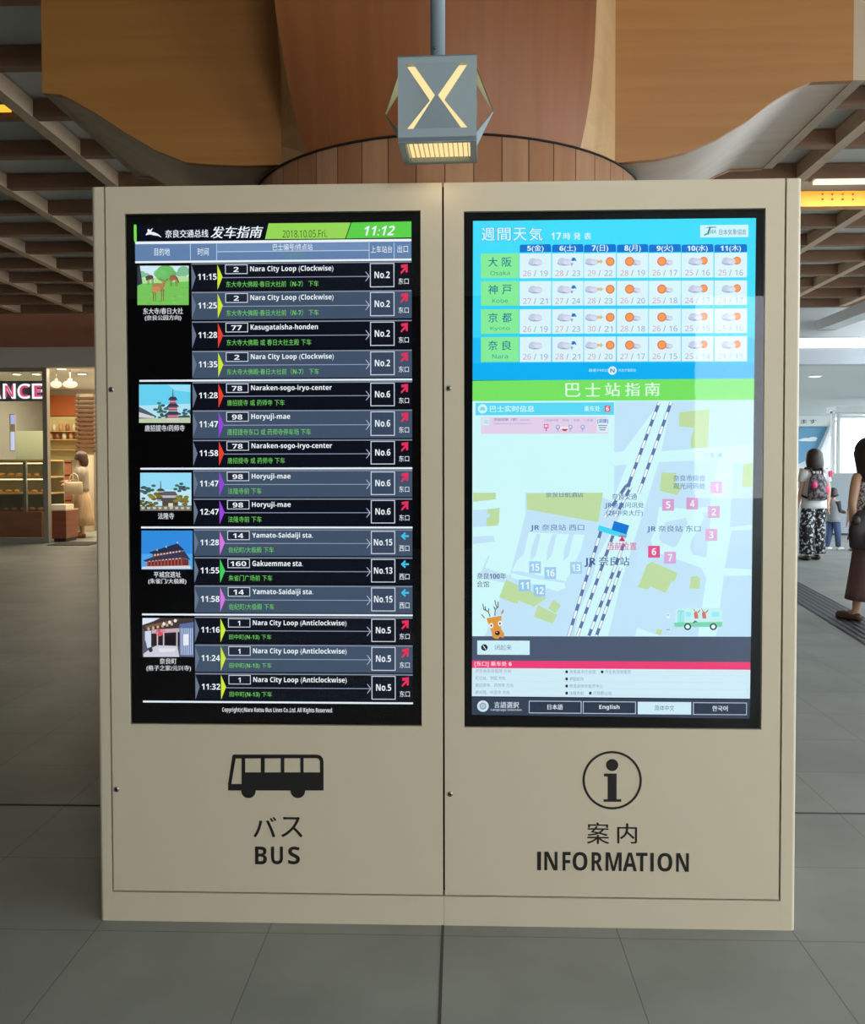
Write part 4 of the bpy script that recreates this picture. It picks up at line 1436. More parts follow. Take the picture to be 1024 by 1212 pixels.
# shop window
b = MB()
zs = zz(605)
b.box(XO0 - 0.08, XO0, SF - 0.03, SF + 0.08, 0, zH, FRAME)
b.box(XW, XO0 - .08, SF - 0.02, SF + 0.06, zH - 0.07, zH, FRAME)
b.box(XW, XO0 - .08, SF - 0.02, SF + 0.06, 0, 0.09, FRAME)
win = tag(b.build('window_1'), 'bakery shop window with a bronze frame', 'window', kind='structure')
MB().box(XW, XO0 - 0.08, SF + 0.005, SF + 0.015, 0.09, zH - 0.07, CLEAR).build('pane', win)
IY = 20.5
CREAMW = pm('warm_white_wall', rgb(226, 214, 188), 0.7)
b = MB()
b.box(XW, XO1 + 1.5, IY, IY + 0.1, 0, 3.3, CREAMW)
b.box(XO1 + 1.5, XO1 + 1.6, SF + .2, IY, 0, 3.3, CREAMW)
tag(b.build('wall_bakery'), 'cream wall inside the bakery', 'wall', kind='structure')
b = MB().box(XW, XO1 + 1.6, SF + 0.2, IY + 0.1, zH + 0.12, zH + 0.2, WHITE)
tag(b.build('ceiling_bakery'), 'white ceiling inside the bakery', 'ceiling', kind='structure')
zc = zH + 0.12
b = MB().box(xx_(57, IY - .2), xx_(112, IY - .2), IY - 0.12, IY - 0.001, zz(492, IY - .12, 75), zz(468, IY - .12, 75), pm('orange_panel', rgb(206, 116, 62), 0.5))
tag(b.build('trim_4'), 'orange panel on the bakery back wall', 'panel', kind='structure')
for px, py in ((73, 439.5), (43, 443), (97, 442), (20, 442)):
    yy = 15.9 if px in (73,) else 16.8
    c = U(px, py, y=yy)
    t = thing('downlight', 'round recessed downlight in the bakery ceiling', 'downlight', (c.x, yy, zc), 0, 'bakery ceiling downlights')
    MB().tube([(0, 0, -0.001), (0, 0, -0.02)], [0.10, 0.115], WHITE, 20).build('ring', t, local=True)
    MB().tube([(0, 0, -0.015), (0, 0, -0.024)], [0.08, 0.08], em(255, 240, 206, 4), 20).build('lens', t, local=True)
for x in (-8.6, -7.2, -6.4):
    for yy in (15.9, 18.4):
        area_light('bakery_fill', (x, yy, zc - 0.05), (0, 0, 0), .9, .9, 52, (1.0, .84, .60))  # added warm fill for the shop interior, no fixture modelled
# globe pendants
src = None
for px, hw1, lab in ((66.5, .105, 'smaller white oval pendant lamp in the bakery doorway, left one'), (83, .135, 'wider white oval pendant lamp in the bakery doorway, right one')):
    c = U(px, 455, y=16.2)
    if src is None:
        t = thing('globe_lamp', lab, 'lamp', (c.x, 16.2, c.z), 0, 'oval pendant lamps in the bakery')
        MB().ball((0, 0, 0), .105, .105, .072, em(255, 236, 196, 1.0)).build('shade', t, local=True)
        MB().tube([(0, 0, .06), (0, 0, .11)], .03, FRAME).build('cap', t, local=True)
        MB().tube([(0, 0, .1), (0, 0, zc - c.z)], .008, FRAME, 6).build('cord', t, local=True)
        src = t
    else:
        dup(src, (c.x, 16.2, c.z), 0, lab, (1.28, 1.28, 1))
# illuminated sign letters
sg = thing('shop_sign', 'illuminated pink and white sign letters in the bakery window', 'sign', (xx_(25, 15.1), 15.1, zz(463, 15.1)))
MB().frect(-70, 451, 53.5, 475, 15.16, pm('sign_backing', rgb(58, 60, 66), .5)).build('backing', sg)
for t_, a, c in (('F', -64, -50), ('R', -47, -33), ('A', -17, 1.6), ('N', 3.4, 18.6), ('C', 20.6, 36), ('E', 37.8, 52)):
    if t_ in 'FR':
        continue
    q = MB()
    q.ftext(t_, a, 454, c, 472, 15.10, em(255, 244, 250, 1.2), .11)
    q.ftext(t_, a + 2.6, 456.3, c - 2.8, 469.7, 15.09, em(228, 84, 128, 1.0), .02)
    q.build('sign_letter', sg)
# timber slat screen
sl = thing('slat_screen', 'brown horizontal slat screen inside the bakery doorway', 'screen', (xx_(99, 17.6), 17.6, 0))
xa, xb = xx_(89.5, 17.6), xx_(113, 17.6)
for k in range(13):
    py = 470 + 5.1 * k
    MB().box(xa, xb, 17.58, 17.62, zz(py + 2.6, 17.6), zz(py, 17.6), pm('slat_brown', rgb(112, 72, 44), .5)).build('slat', sl)
for x in (xa + .03, xb - .03):
    MB().box(x - .02, x + .02, 17.62, 17.66, 0, zz(466, 17.6), FRAME).build('post', sl)
MB().box(xa, xb, 17.67, 17.69, 0, zz(466, 17.6), CREAMW).build('back_panel', sl)
# wall shelf with jars
sh = thing('wall_shelf', 'pale wall shelf with lit back at the bakery rear', 'shelf', (xx_(73, 20), 20.1, 0))
xa, xb = xx_(40, 20), xx_(92, 20)
for py in (510, 520, 532):
    MB().box(xa, xb, 20.0, 20.4, zz(py, 20) - .02, zz(py, 20), pm('shelf_board', rgb(196, 160, 110), .5)).build('shelf_board', sh)
MB().box(xa, xb, 20.40, 20.44, zz(545, 20), zz(492, 20), pm('shelf_back', rgb(236, 222, 160), .6)).build('back_panel', sh)
for x in (xa, xb):
    MB().box(x - .015, x + .015, 20.0, 20.44, 0, zz(492, 20), CREAMW).build('side_panel', sh)
jar = None
for k in range(8):
    x = xx_(59 + 4 * k, 20.1)
    py = 510 if k % 2 else 520
    c_ = pm('jar_%d' % (k % 3), (rgb(206, 150, 96), rgb(224, 214, 190), rgb(170, 96, 70))[k % 3], .4)
    o = MB().loft([((0, 0, 0), .045, .045), ((0, 0, .12), .05, .05), ((0, 0, .15), .03, .03), ((0, 0, .17), .032, .032)], c_, 12).build('jar')
    o.location = (x, 20.15, zz(py, 20))
    tag(o, 'small jar on the lit shelf at the bakery rear', 'jar', 'jars on the bakery wall shelf')
# low counter block by the doorway
xa, xb = xx_(60, 15.0), xx_(77, 15.0)
zt_ = zz(604.5, 15.0)
ct = thing('counter', 'red-brown wooden counter end standing in the bakery doorway', 'counter', ((xa + xb) / 2, 15.3, 0))
REDWOOD = pm('red_wood', rgb(146, 80, 54), .4, noise=((2, 2, 12), rgb(126, 66, 44), .4, .66))
MB().box(xa, xb, 15.0, 15.47, 0.06, zt_, REDWOOD, .01).build('body', ct)
MB().box(xa + .02, xb - .02, 15.03, 15.44, 0, 0.06, INK).build('kick_plate', ct)
MB().box(xa - .01, xb + .01, 14.99, 15.48, zt_, zt_ + .02, pm('counter_top', rgb(206, 190, 160), .35)).build('top', ct)
tr_ = MB().box(xx_(58, 15.2), xx_(80, 15.2), 15.1, 15.42, zt_ + .021, zz(597, 15.2), pm('white_tray', rgb(232, 226, 214), .4), .01)
tag(tr_.build('tray'), 'white box tray on top of the red-brown bakery counter', 'tray')
# bread case along the window
xa, xb = XW + 0.15, xx_(54, 15.4)
case = thing('bread_case', 'brown bread case with lit glass shelves behind the bakery window', 'display case', ((xa + xb) / 2, 15.7, 0))
zb2 = zz(605, 15.4)
MB().box(xa, xb, 15.2, 16.1, 0, zb2, BROWN).build('base', case)
levels = [zz(604, 15.5) + .001, zz(583, 15.6), zz(563.5, 15.7)]
for k, z in enumerate(levels[1:]):
    MB().box(xa, xb, 15.3 + .1 * k, 16.1, z - .03, z, pm('case_shelf', rgb(206, 176, 120), .4)).build('shelf_board', case)
MB().box(xa, xb, 16.1, 16.13, zb2, zz(546, 15.8), pm('case_back', rgb(150, 150, 120), .4)).build('back_panel', case)
MB().box(xa, xb, 15.45, 16.1, zz(546, 15.8), zz(546, 15.8) + .03, pm('case_shelf', rgb(206, 176, 120), .4)).build('top', case)
for px in (29.5, 53):
    x = xx_(px, 15.25)
    MB().box(x - .03, x + .03, 15.21, 15.27, zb2, zz(546, 15.3), STEEL).build('post', case)
for k, z in enumerate((zz(548, 15.5), zz(567, 15.5))):
    MB().box(xa, xb, 15.5, 15.52, z - .012, z, em(255, 222, 150, 7)).build('light_strip', case)
bread = MB()
BREAD = pm('bread_crust', rgb(232, 186, 120), .55, noise=((20, 20, 20), rgb(200, 138, 74), .4, .7))
bread.loft([((0, 0, 0), .06, .045), ((0, 0, .025), .09, .065), ((0, 0, .055), .075, .052), ((0, 0, .075), .03, .02)], BREAD, 12)
proto = bread.build('bread_roll')
n = 0
names_ = ('bottom', 'middle', 'top')
for lv, z in enumerate(levels):
    for k in range(6):
        o = proto if n == 0 else proto.copy()
        if n:
            COL.objects.link(o)
        o.location = (xx_(-5 + 10.4 * k, 15.5), 15.5 + .02 * (k % 2) + .1 * lv, z)
        o.rotation_euler = (0, 0, random.random() * 3)
        s = .74 + .08 * random.random()
        o.scale = (s, s, s)
        tag(o, 'golden bread roll on the %s shelf of the bakery case' % names_[lv], 'bread', 'bread rolls on the %s shelf of the bakery case' % names_[lv])
        n += 1
# dark red rack with price cards
rk = thing('bread_rack', 'dark red bread rack behind the bakery doorway counter', 'rack', (xx_(64, 17), 17, 0))
xa, xb = xx_(47, 17), xx_(77, 17)
MB().box(xa, xb, 17.25, 17.3, 0, zz(545, 17), pm('rack_red', rgb(120, 58, 44), .5)).build('back_panel', rk)
for py in (547, 562, 578, 592):
    MB().box(xa, xb, 16.8, 17.25, zz(py, 17) - .025, zz(py, 17), pm('rack_shelf', rgb(176, 120, 76), .5)).build('shelf_board', rk)
for x in (xa, xb - .03):
    MB().box(x, x + .03, 16.8, 17.25, 0, zz(545, 17), REDWOOD).build('side_panel', rk)
for lv, py in enumerate((562, 578, 592)):
    for k in range(3):
        o = proto.copy()
        COL.objects.link(o)
        o.location = (xx_(52 + 9.5 * k, 17), 16.97, zz(py, 17))
        o.rotation_euler = (0, 0, random.random() * 3)
        o.scale = (.8, .8, 1.0)
        tag(o, 'bread roll lying on the dark red rack in the bakery', 'bread', 'bread rolls on the dark red bakery rack')
# frosted notice and small poster in the window
tag(MB().box(xx_(18, 16.4), xx_(52, 16.4), 16.4, 16.42, zz(545, 16.4), zz(510, 16.4), pm('frosted_panel', rgb(170, 178, 156), .35)).build('partition'), 'pale green frosted partition above the bakery bread case', 'partition')
tag(MB().frect(38, 494, 45, 507, 20.49, WHITE).build('notice'), 'small white notice on the cream bakery wall', 'notice')
pb = thing('menu_display', 'blue-white lit menu display at the left of the bakery', 'display', (xx_(14, 18), 18, zz(512, 18)))
MB().box(xx_(11.5, 18), xx_(18, 18), 18.0, 18.05, zz(534, 18), zz(490, 18), FRAME).build('casing', pb)
MB().frect(12.5, 491, 17.5, 502, 17.995, em(176, 186, 250)).frect(12.5, 511, 17.5, 533, 17.995, em(206, 212, 246)).build('screen', pb)
tag(MB().box(xx_(70, SF), XO1, SF - .5, SF + .15, 0, .012, pm('door_mat', rgb(52, 50, 46), .9)).build('door_mat'), 'dark door mat in front of the bakery doorway', 'mat')

# ------------------------------------------------------------------ concourse to the right
RY = 14.65
zr2 = lambda py, Y=RY, px=990: U(px, py, y=Y).z
xr2 = lambda px, Y=RY, py=500: U(px, py, y=Y).x
b = MB()
b.box(3.6, 20, RY + .05, RY + 0.3, zr2(400), 4.7, WHITE)
b.box(3.6, 20, RY - .02, RY + 0.3, zr2(431), zr2(412), pm('lilac_fascia', rgb(196, 202, 210), .5))
tag(b.build('wall_right'), 'pale bulkhead and fascia over the passage on the right', 'wall', kind='structure')
lt = thing('ceiling_light', 'long white light box over the passage on the right', 'ceiling light', (xr2(985), RY - .05, zr2(406)))
MB().box(3.8, xr2(1010), RY - .06, RY + .04, zr2(411.5), zr2(400.5), em(250, 252, 255, 1.3)).build('diffuser', lt)
MB().box(3.8, xr2(1010) + .06, RY - .08, RY + .04, zr2(400.5), zr2(399.5), STEEL).build('housing', lt)
b = MB().box(3.6, 14, RY + .3, 31, zr2(431), zr2(431) + .12, WHITE)
tag(b.build('ceiling_passage'), 'pale ceiling of the passage on the right', 'ceiling', kind='structure')
b = MB().box(6.15, 6.45, 8.0, RY, zr2(391), zr2(379), WHITE)  # solid white piece added in place of a bright skylight opening
tag(b.build('trim_5'), 'white beam standing in for the bright skylight under the ceiling on the right', 'beam', kind='structure')
t = thing('downlight', 'recessed downlight in the passage ceiling on the right', 'downlight', (U(965, 442.5, y=16.5).x, 16.5, zr2(431)))
MB().tube([(0, 0, -.001), (0, 0, -.02)], [.13, .14], WHITE, 20).build('ring', t, local=True)
MB().tube([(0, 0, -.015), (0, 0, -.024)], [.1, .1], em(255, 250, 240, 2.5), 20).build('lens', t, local=True)
MY = 30.0
b = MB().box(xr2(880, MY), xr2(982, MY), MY + .02, MY + .3, 0, zr2(431), WHITE)
tag(b.build('wall_far'), 'pale end wall of the passage on the right', 'wall', kind='structure')
mu = thing('wall_mural', 'blue mural with a white cloud on the far wall of the passage', 'mural', (xr2(958, MY), MY, zr2(525, MY)))
MB().prism([(xr2(930, MY), zr2(505, MY)), (xr2(980, MY), zr2(505, MY)), (xr2(963, MY), zr2(541, MY)), (xr2(930, MY), zr2(556, MY))], 'y', MY - .03, MY + .018, pm('mural_blue', rgb(104, 160, 196), .6)).build('board', mu)
q = MB()
for px, py, rx, ry in ((955, 520, 7, 1.6), (962, 519, 5, 1.8), (950, 521, 5, 1.3), (958, 521.2, 8, 1.2)):
    c = U(px, py, y=MY)
    q.add([(c.x + rx * .03 * math.cos(a * .3927), MY - .034 - .001 * rx * .1, c.z + ry * .03 * math.sin(a * .3927)) for a in range(16)], [tuple(range(16))], pm('cloud_white', rgb(236, 240, 242), .7))
q.build('cloud', mu)
sb = thing('sign_board', 'white sign board with black kana above the blue mural', 'sign', (xr2(958, MY), MY - .1, zr2(498, MY)))
MB().box(xr2(920, MY), xr2(984, MY), MY - .12, MY - .06, zr2(504.5, MY), zr2(490, MY), pm('sign_white', rgb(230, 232, 232), .5)).build('board', sb)
MB().ftext('ます', 948, 496.5, 966.5, 501.5, MY - .125, INK, .02).build('lettering', sb)
b = MB().prism([(xr2(979, MY), zr2(505, MY)), (xr2(986, MY), zr2(498, MY)), (xr2(967, MY), zr2(545, MY)), (xr2(960, MY), zr2(552, MY))], 'y', MY - .3, MY - .05, WHITE)
tag(b.build('trim_6'), 'white slanted stair edge beside the mural', 'stair edge', kind='structure')
# glazed front beside the passage
WY = 22.0
b = MB()
for a, c in ((984, 988), (991, 994)):
    b.box(xr2(a, WY), xr2(c, WY), WY - .05, WY + .05, 0, zr2(487, WY), WHITE)
b.box(xr2(984, WY), xr2(1090, WY), WY - .3, WY + .3, zr2(489, WY), zr2(481.5, WY), WHITE)
b.box(xr2(994, WY), xr2(1090, WY), WY - .05, WY + .05, zr2(495, WY), zr2(492, WY), WHITE)
b.box(xr2(1060, WY), xr2(1064, WY), WY - .05, WY + .05, 0, zr2(487, WY), WHITE)
wn2 = tag(b.build('window_2'), 'tall white-framed glazed front at the end on the right', 'window', kind='structure')
MB().box(xr2(994, WY), xr2(1090, WY), WY - .004, WY + .004, 0, zr2(492, WY), CLEAR).build('pane', wn2)
# grey partition with a chamfered corner
GY = 16.6
cp = thing('low_partition', 'low grey partition with a cut corner behind the child', 'partition', (xr2(1010, GY), GY, 0))
MB().prism([(xr2(981.5, GY), 0.04), (xr2(981.5, GY), zr2(567, GY)), (xr2(987, GY), zr2(561, GY)), (xr2(1080, GY), zr2(561, GY)), (xr2(1080, GY), 0.04)], 'y', GY - .04, GY + .04, pm('grey_laminate', rgb(142, 150, 156), .4)).build('panel', cp)
MB().prism([(xr2(981.5, GY), zr2(567, GY)), (xr2(987, GY), zr2(561, GY)), (xr2(1080, GY), zr2(561, GY)), (xr2(1080, GY), zr2(559.6, GY)), (xr2(986.6, GY), zr2(559.6, GY)), (xr2(980.6, GY), zr2(566.4, GY))], 'y', GY - .05, GY + .05, STEEL).build('cap_rail', cp)
MB().box(xr2(981.5, GY) + .05, xr2(1080, GY) - .05, GY - .03, GY + .03, 0, .04, INK).build('foot', cp)
# drain channel
q = MB()
p1, p2 = U(947, 702, z=0), U(1024, 746, z=0)
d = (p1 - p2).normalized()
nn = Vector((d.y, -d.x, 0))
A, B = p2 - d * 6, p1 + d * 1.5
GRATE = pm('drain_steel', rgb(96, 102, 104), .45, .4)
for s0, s1, z, mt in ((-.17, .17, .003, GRATE), (-.19, -.17, .006, INK), (.17, .19, .006, INK)):
    q.add([A + nn * s0 + Vector((0, 0, z)), A + nn * s1 + Vector((0, 0, z)), B + nn * s1 + Vector((0, 0, z)), B + nn * s0 + Vector((0, 0, z))], [(0, 1, 2, 3)], mt)
for s in (-.12, -.06, 0, .06, .12):
    q.add([A + nn * (s - .008) + Vector((0, 0, .006)), A + nn * (s + .008) + Vector((0, 0, .006)), B + nn * (s + .008) + Vector((0, 0, .006)), B + nn * (s - .008) + Vector((0, 0, .006))], [(0, 1, 2, 3)], INK)
tag(q.build('trim_7'), 'dark slotted drain channel crossing the floor on the right', 'drain', kind='structure')
# orange beam with bolts and the tube light above it
OY = 8.45
ob = thing('orange_beam', 'bright orange-yellow beam with bolts under the ceiling lattice, right', 'beam', (xr2(1000, OY), OY, zr2(235, OY)))
MB().box(xr2(930, OY), xr2(1075, OY), OY, OY + .12, zr2(244, OY), zr2(226, OY), pm('orange_beam_tone', rgb(232, 160, 62), .45)).build('web', ob)
for px in (973.5, 985, 997.5, 1009.5):
    for py in (230, 236):
        c = U(px, py, y=OY)
        MB().tube([(c.x, OY + .001, c.z), (c.x, OY - .012, c.z)], .009, pm('bolt_dark', rgb(120, 84, 40), .5), 8).build('bolt', ob)
tb = thing('tube_light', 'warm white tube light above the orange beam on the right', 'ceiling light', (xr2(1000, 8.0), 8.0, zr2(214, 8.0)))
MB().box(xr2(962, 8.0), xr2(1075, 8.0), 7.97, 8.05, zr2(216.5, 8.0), zr2(213, 8.0), em(255, 240, 200, 1.6)).build('tube', tb)
MB().box(xr2(958, 8.0), xr2(1080, 8.0), 7.96, 8.07, zr2(213, 8.0), zr2(212, 8.0) + .012, STEEL).build('housing', tb)
area_light('tube_light_glow', (xr2(1015, 8.0), 8.1, zr2(218, 8.0)), (math.radians(35), 0, 0), 1.0, .08, 9, (1, .80, .5))
c = U(3, 127, y=6.2)
sp_ = thing('spot_lamp', 'small orange glowing lamp under the lattice at the upper left', 'lamp', (c.x, 6.2, c.z))
MB().box(c.x - .09, c.x + .035, 6.2, 6.26, c.z - .012, c.z + .02, em(255, 190, 60, 1.2)).build('lens', sp_)
MB().box(c.x - .10, c.x + .045, 6.2, 6.28, c.z + .02, c.z + .05, STEEL).build('housing', sp_)

# ------------------------------------------------------------------ people
SKIN = pm('skin', rgb(214, 170, 142), .5)
HAIR = pm('dark_hair', rgb(44, 34, 32), .45)
SHOE = pm('dark_shoe', rgb(46, 40, 38), .5)


def skin_body(name, parent, nodes, edges):
    """one continuous body grown round a skeleton: nodes {key: (pos, rx, ry)}"""
    keys = list(nodes)
    me = bpy.data.meshes.new(name)
    me.from_pydata([nodes[k][0] for k in keys], [(keys.index(a), keys.index(c_)) for a, c_ in edges], [])
    ob_ = bpy.data.objects.new(name, me)
    COL.objects.link(ob_)
    md = ob_.modifiers.new('skin', 'SKIN')
    for i, k in enumerate(keys):
        sv = me.skin_vertices[0].data[i]
        sv.radius = (nodes[k][1], nodes[k][2])
        sv.use_root = (k == 'pelvis')
    md.use_smooth_shade = True
    ss = ob_.modifiers.new('sub', 'SUBSURF')
    ss.levels = 1
    ss.render_levels = 1
    dg = bpy.context.evaluated_depsgraph_get()
    m2 = bpy.data.meshes.new_from_object(ob_.evaluated_get(dg))
    bpy.data.objects.remove(ob_)
    m2.name = name
    m2.materials.clear()
    m2.materials.append(SKIN)
    for p in m2.polygons:
        p.use_smooth = True
    o = bpy.data.objects.new(name, m2)
    COL.objects.link(o)
    o.parent = parent
    return o


def make_person(label, loc, rz, H, pose, child=False):
    """faces +y. pose: dict of joint positions (metres for a 1.6 m figure) that differ from standing"""
    k = H / 1.6
    root = thing('person', label, 'person', loc, rz)
    hs = 1.25 if child else 1.0
    J = dict(pelvis=(0, 0, .86), spine=(0, .005, 1.0), chest=(0, 0, 1.17), neck0=(0, -.01, 1.31), neck1=(0, .0, 1.37),
             shL=(-.15, -.005, 1.28), shR=(.15, -.005, 1.28), elL=(-.20, -.02, 1.02), elR=(.20, -.02, 1.02), wrL=(-.21, .05, .80), wrR=(.21, .05, .80),
             hipL=(-.085, 0, .82), hipR=(.085, 0, .82), knL=(-.09, .015, .45), knR=(.09, .015, .45), anL=(-.09, -.01, .075), anR=(.09, -.01, .075), toL=(-.10, .13, .03), toR=(.10, .13, .03))
    J.update(pose)
    V = {a: Vector(p) * k for a, p in J.items()}
    hd_ = V['neck1'] + Vector((0, .005, .10 * k * hs))
    N = {}

    def nd(a, p, r1, r2=None):
        N[a] = (tuple(p), r1 * k, (r2 or r1) * k)
    nd('pelvis', V['pelvis'], .125, .095)
    nd('spine', V['spine'], .105, .08)
    nd('chest', V['chest'], .13, .09)
    nd('neck0', V['neck0'], .055)
    nd('neck1', V['neck1'], .045)
    nd('headL', hd_ + Vector((0, .012, -.055)) * k * hs, .050 * hs, .056 * hs)
    nd('headM', hd_ + Vector((0, .0, 0)) * k * hs, .072 * hs, .085 * hs)
    nd('headU', hd_ + Vector((0, -.008, .055)) * k * hs, .070 * hs, .082 * hs)
    nd('headT', hd_ + Vector((0, -.012, .098)) * k * hs, .038 * hs, .045 * hs)
    E_ = [('pelvis', 'spine'), ('spine', 'chest'), ('chest', 'neck0'), ('neck0', 'neck1'), ('neck1', 'headL'), ('headL', 'headM'), ('headM', 'headU'), ('headU', 'headT')]
    for s, sg_ in (('L', -1), ('R', 1)):
        nd('sh' + s, V['sh' + s], .050)
        nd('el' + s, V['el' + s], .036)
        nd('wr' + s, V['wr' + s], .024)
        E_ += [('chest', 'sh' + s), ('sh' + s, 'el' + s), ('el' + s, 'wr' + s)]
        d_ = (V['wr' + s] - V['el' + s]).normalized()
        sd = Vector((0, 1, 0)) - d_ * d_.y
        sd = sd.normalized() if sd.length > .2 else Vector((1, 0, 0))
        pal = V['wr' + s] + d_ * .055 * k
        nd('pa' + s, pal, .030, .018)
        E_.append(('wr' + s, 'pa' + s))
        inn = d_.cross(sd) * sg_
        for f_ in range(4):
            base = pal + d_ * .035 * k + sd * (.027 - .018 * f_) * k
            ln = (.062, .072, .066, .05)[f_] * k
            nd('f%d%s' % (f_, s), base, .0085)
            nd('g%d%s' % (f_, s), base + d_ * ln * .55 + inn * .006 * k, .0078)
            nd('h%d%s' % (f_, s), base + d_ * ln * .92 + inn * .022 * k, .0062)
            E_ += [('pa' + s, 'f%d%s' % (f_, s)), ('f%d%s' % (f_, s), 'g%d%s' % (f_, s)), ('g%d%s' % (f_, s), 'h%d%s' % (f_, s))]
        tb_ = V['wr' + s] + d_ * .03 * k + sd * .03 * k
        nd('t0' + s, tb_, .011)
        nd('t1' + s, tb_ + (d_ * .03 + sd * .022 + inn * .008) * k, .0095)
        nd('t2' + s, tb_ + (d_ * .058 + sd * .026 + inn * .018) * k, .007)
        E_ += [('pa' + s, 't0' + s), ('t0' + s, 't1' + s), ('t1' + s, 't2' + s)]
        nd('hip' + s, V['hip' + s], .085)
        nd('kn' + s, V['kn' + s], .055)
        nd('an' + s, V['an' + s], .036)
        nd('to' + s, V['to' + s], .032, .022)
        E_ += [('pelvis', 'hip' + s), ('hip' + s, 'kn' + s), ('kn' + s, 'an' + s), ('an' + s, 'to' + s)]
    body = skin_body('body', root, N, E_)
    # face
    q = MB()
    fy = .078 * hs * k
    for sg_ in (-1, 1):
        q.ball(hd_ + Vector((sg_ * .030 * hs * k, fy - .004 * k, .006 * k)), .012 * k, .006 * k, .008 * k, pm('eye_white', rgb(236, 232, 228), .3), 10, 6)
        q.ball(hd_ + Vector((sg_ * .030 * hs * k, fy + .001 * k, .006 * k)), .006 * k, .004 * k, .006 * k, INK, 8, 6)
        q.ball(hd_ + Vector((sg_ * .030 * hs * k, fy - .001 * k, .026 * k)), .017 * k, .004 * k, .003 * k, HAIR, 8, 4)
    q.build('eyes', body, local=True)
    q = MB().ball(hd_ + Vector((0, fy + .008 * k, -.018 * k)), .010 * k, .016 * k, .018 * k, SKIN, 10, 8)
    q.build('nose', body, local=True)
    q = MB().ball(hd_ + Vector((0, fy - .006 * k, -.052 * k)), .020 * k, .008 * k, .006 * k, pm('lips', rgb(176, 96, 92), .4), 10, 6)
    q.build('mouth', body, local=True)
    for sg_ in (-1, 1):
        MB().ball(hd_ + Vector((sg_ * .074 * hs * k, -.004 * k, -.006 * k)), .010 * k, .018 * k, .028 * k, SKIN, 10, 8).build('ear', body, local=True)
    return root, k, V, hd_, hs


def hair(root, hd_, k, hs, length, mat=HAIR, wide=1.0):
    """cap of hair that leaves the face free, falling to a length at the back and sides"""
    q = MB()
    seg, rin = 24, 14
    vs, fs = [], []
    for i in range(rin + 1):
        t = i / rin
        for j in range(seg):
            a = 2 * PI * j / seg
            front = max(0.0, math.sin(a))
            drop = (.028 if front > .45 else length) if front > .45 else length - (length - .05) * max(0, (front - .1) / .35) * (front > .1)
            rx, ry = .092 * hs * wide, .104 * hs
            if t < .5:
                ph = t / .5 * PI / 2
                x, y, z = rx * math.sin(ph) * math.cos(a), ry * math.sin(ph) * math.sin(a) - .012, .118 * hs * math.cos(ph)
            else:
                u = (t - .5) / .5
                sw = 1 + .10 * math.sin(u * PI) - .18 * u * u + .03 * math.sin(j * 2.7) * u
                x, y, z = rx * math.cos(a) * sw, ry * math.sin(a) * sw - .012 - .01 * u, -drop * u + .006 * math.sin(j * 1.9) * u
            vs.append(hd_ + Vector((x, y, z)) * k)
    for i in range(rin):
        for j in range(seg):
            j2 = (j + 1) % seg
            fs.append((i * seg + j, i * seg + j2, (i + 1) * seg + j2, (i + 1) * seg + j))
    q.add(vs, fs, mat, True)
    o = q.build('hair', root, local=True)
    md = o.modifiers.new('thick', 'SOLIDIFY')
    md.thickness = .012
    return o


def sleeve(q, V, s, k, mat, to=0.5, r0=.066, r1=.056):
    a, c_ = V['sh' + s], V['el' + s]
    w_ = V['wr' + s]
    if to <= 1:
        pts = [a + (a - V['chest']) * -.15, a, a + (c_ - a) * to * .5, a + (c_ - a) * to]
    else:
        pts = [a, a + (c_ - a) * .5, c_, c_ + (w_ - c_) * (to - 1)]
    n_ = len(pts)
    q.tube(pts, [k * (r0 + (r1 - r0) * i / (n_ - 1)) for i in range(n_)], mat, 14)


def torso(q, k, mat, z0, z1, w0=.15, d0=.115, extra=0.0, lean=0.0):
    """top from hem z0 to neck z1, in metres of a 1.6 m figure"""
    rings = []
    for i in range(9):
        t = i / 8
        z = z0 + (z1 - z0) * t
        if t < .8:
            rx = w0 + extra * (1 - t) - .008 * math.sin(t * PI)
            ry = d0 + extra * .7 * (1 - t)
        else:
            u = (t - .8) / .2
            rx = w0 * (1 - .62 * u) + .0
            ry = d0 * (1 - .42 * u)
        rings.append((Vector((0, lean * t - .004, z)) * k, rx * k, ry * k))
    q.loft(rings, mat, 24)


def patt(name, c1, c2, scale, lo=.46, hi=.54):
    return pm(name, rgb(*c1), .75, noise=((scale, scale, scale), rgb(*c2), lo, hi))


def shoes(root, V, k, mat):
    for s in ('L', 'R'):
        a, t = V['an' + s], V['to' + s]
        d_ = Vector((t.x - a.x, t.y - a.y, 0)).normalized()
        q = MB()
        m0 = Vector((a.x, a.y, 0)) - d_ * .05 * k
        pts, rr = [], []
        for u, r, z in ((0, .026, .030), (.10, .036, .036), (.35, .038, .036), (.7, .043, .030), (.92, .036, .026), (1, .016, .022)):
            pts.append(m0 + d_ * (.25 * u * k) + Vector((0, 0, z * k)))
            rr.append(r * k)
        q.tube(pts, rr, mat, 14)
        q.v = [(p[0], p[1], max(0.002, p[2])) for p in q.v]
        q.build('shoe', root, local=True)


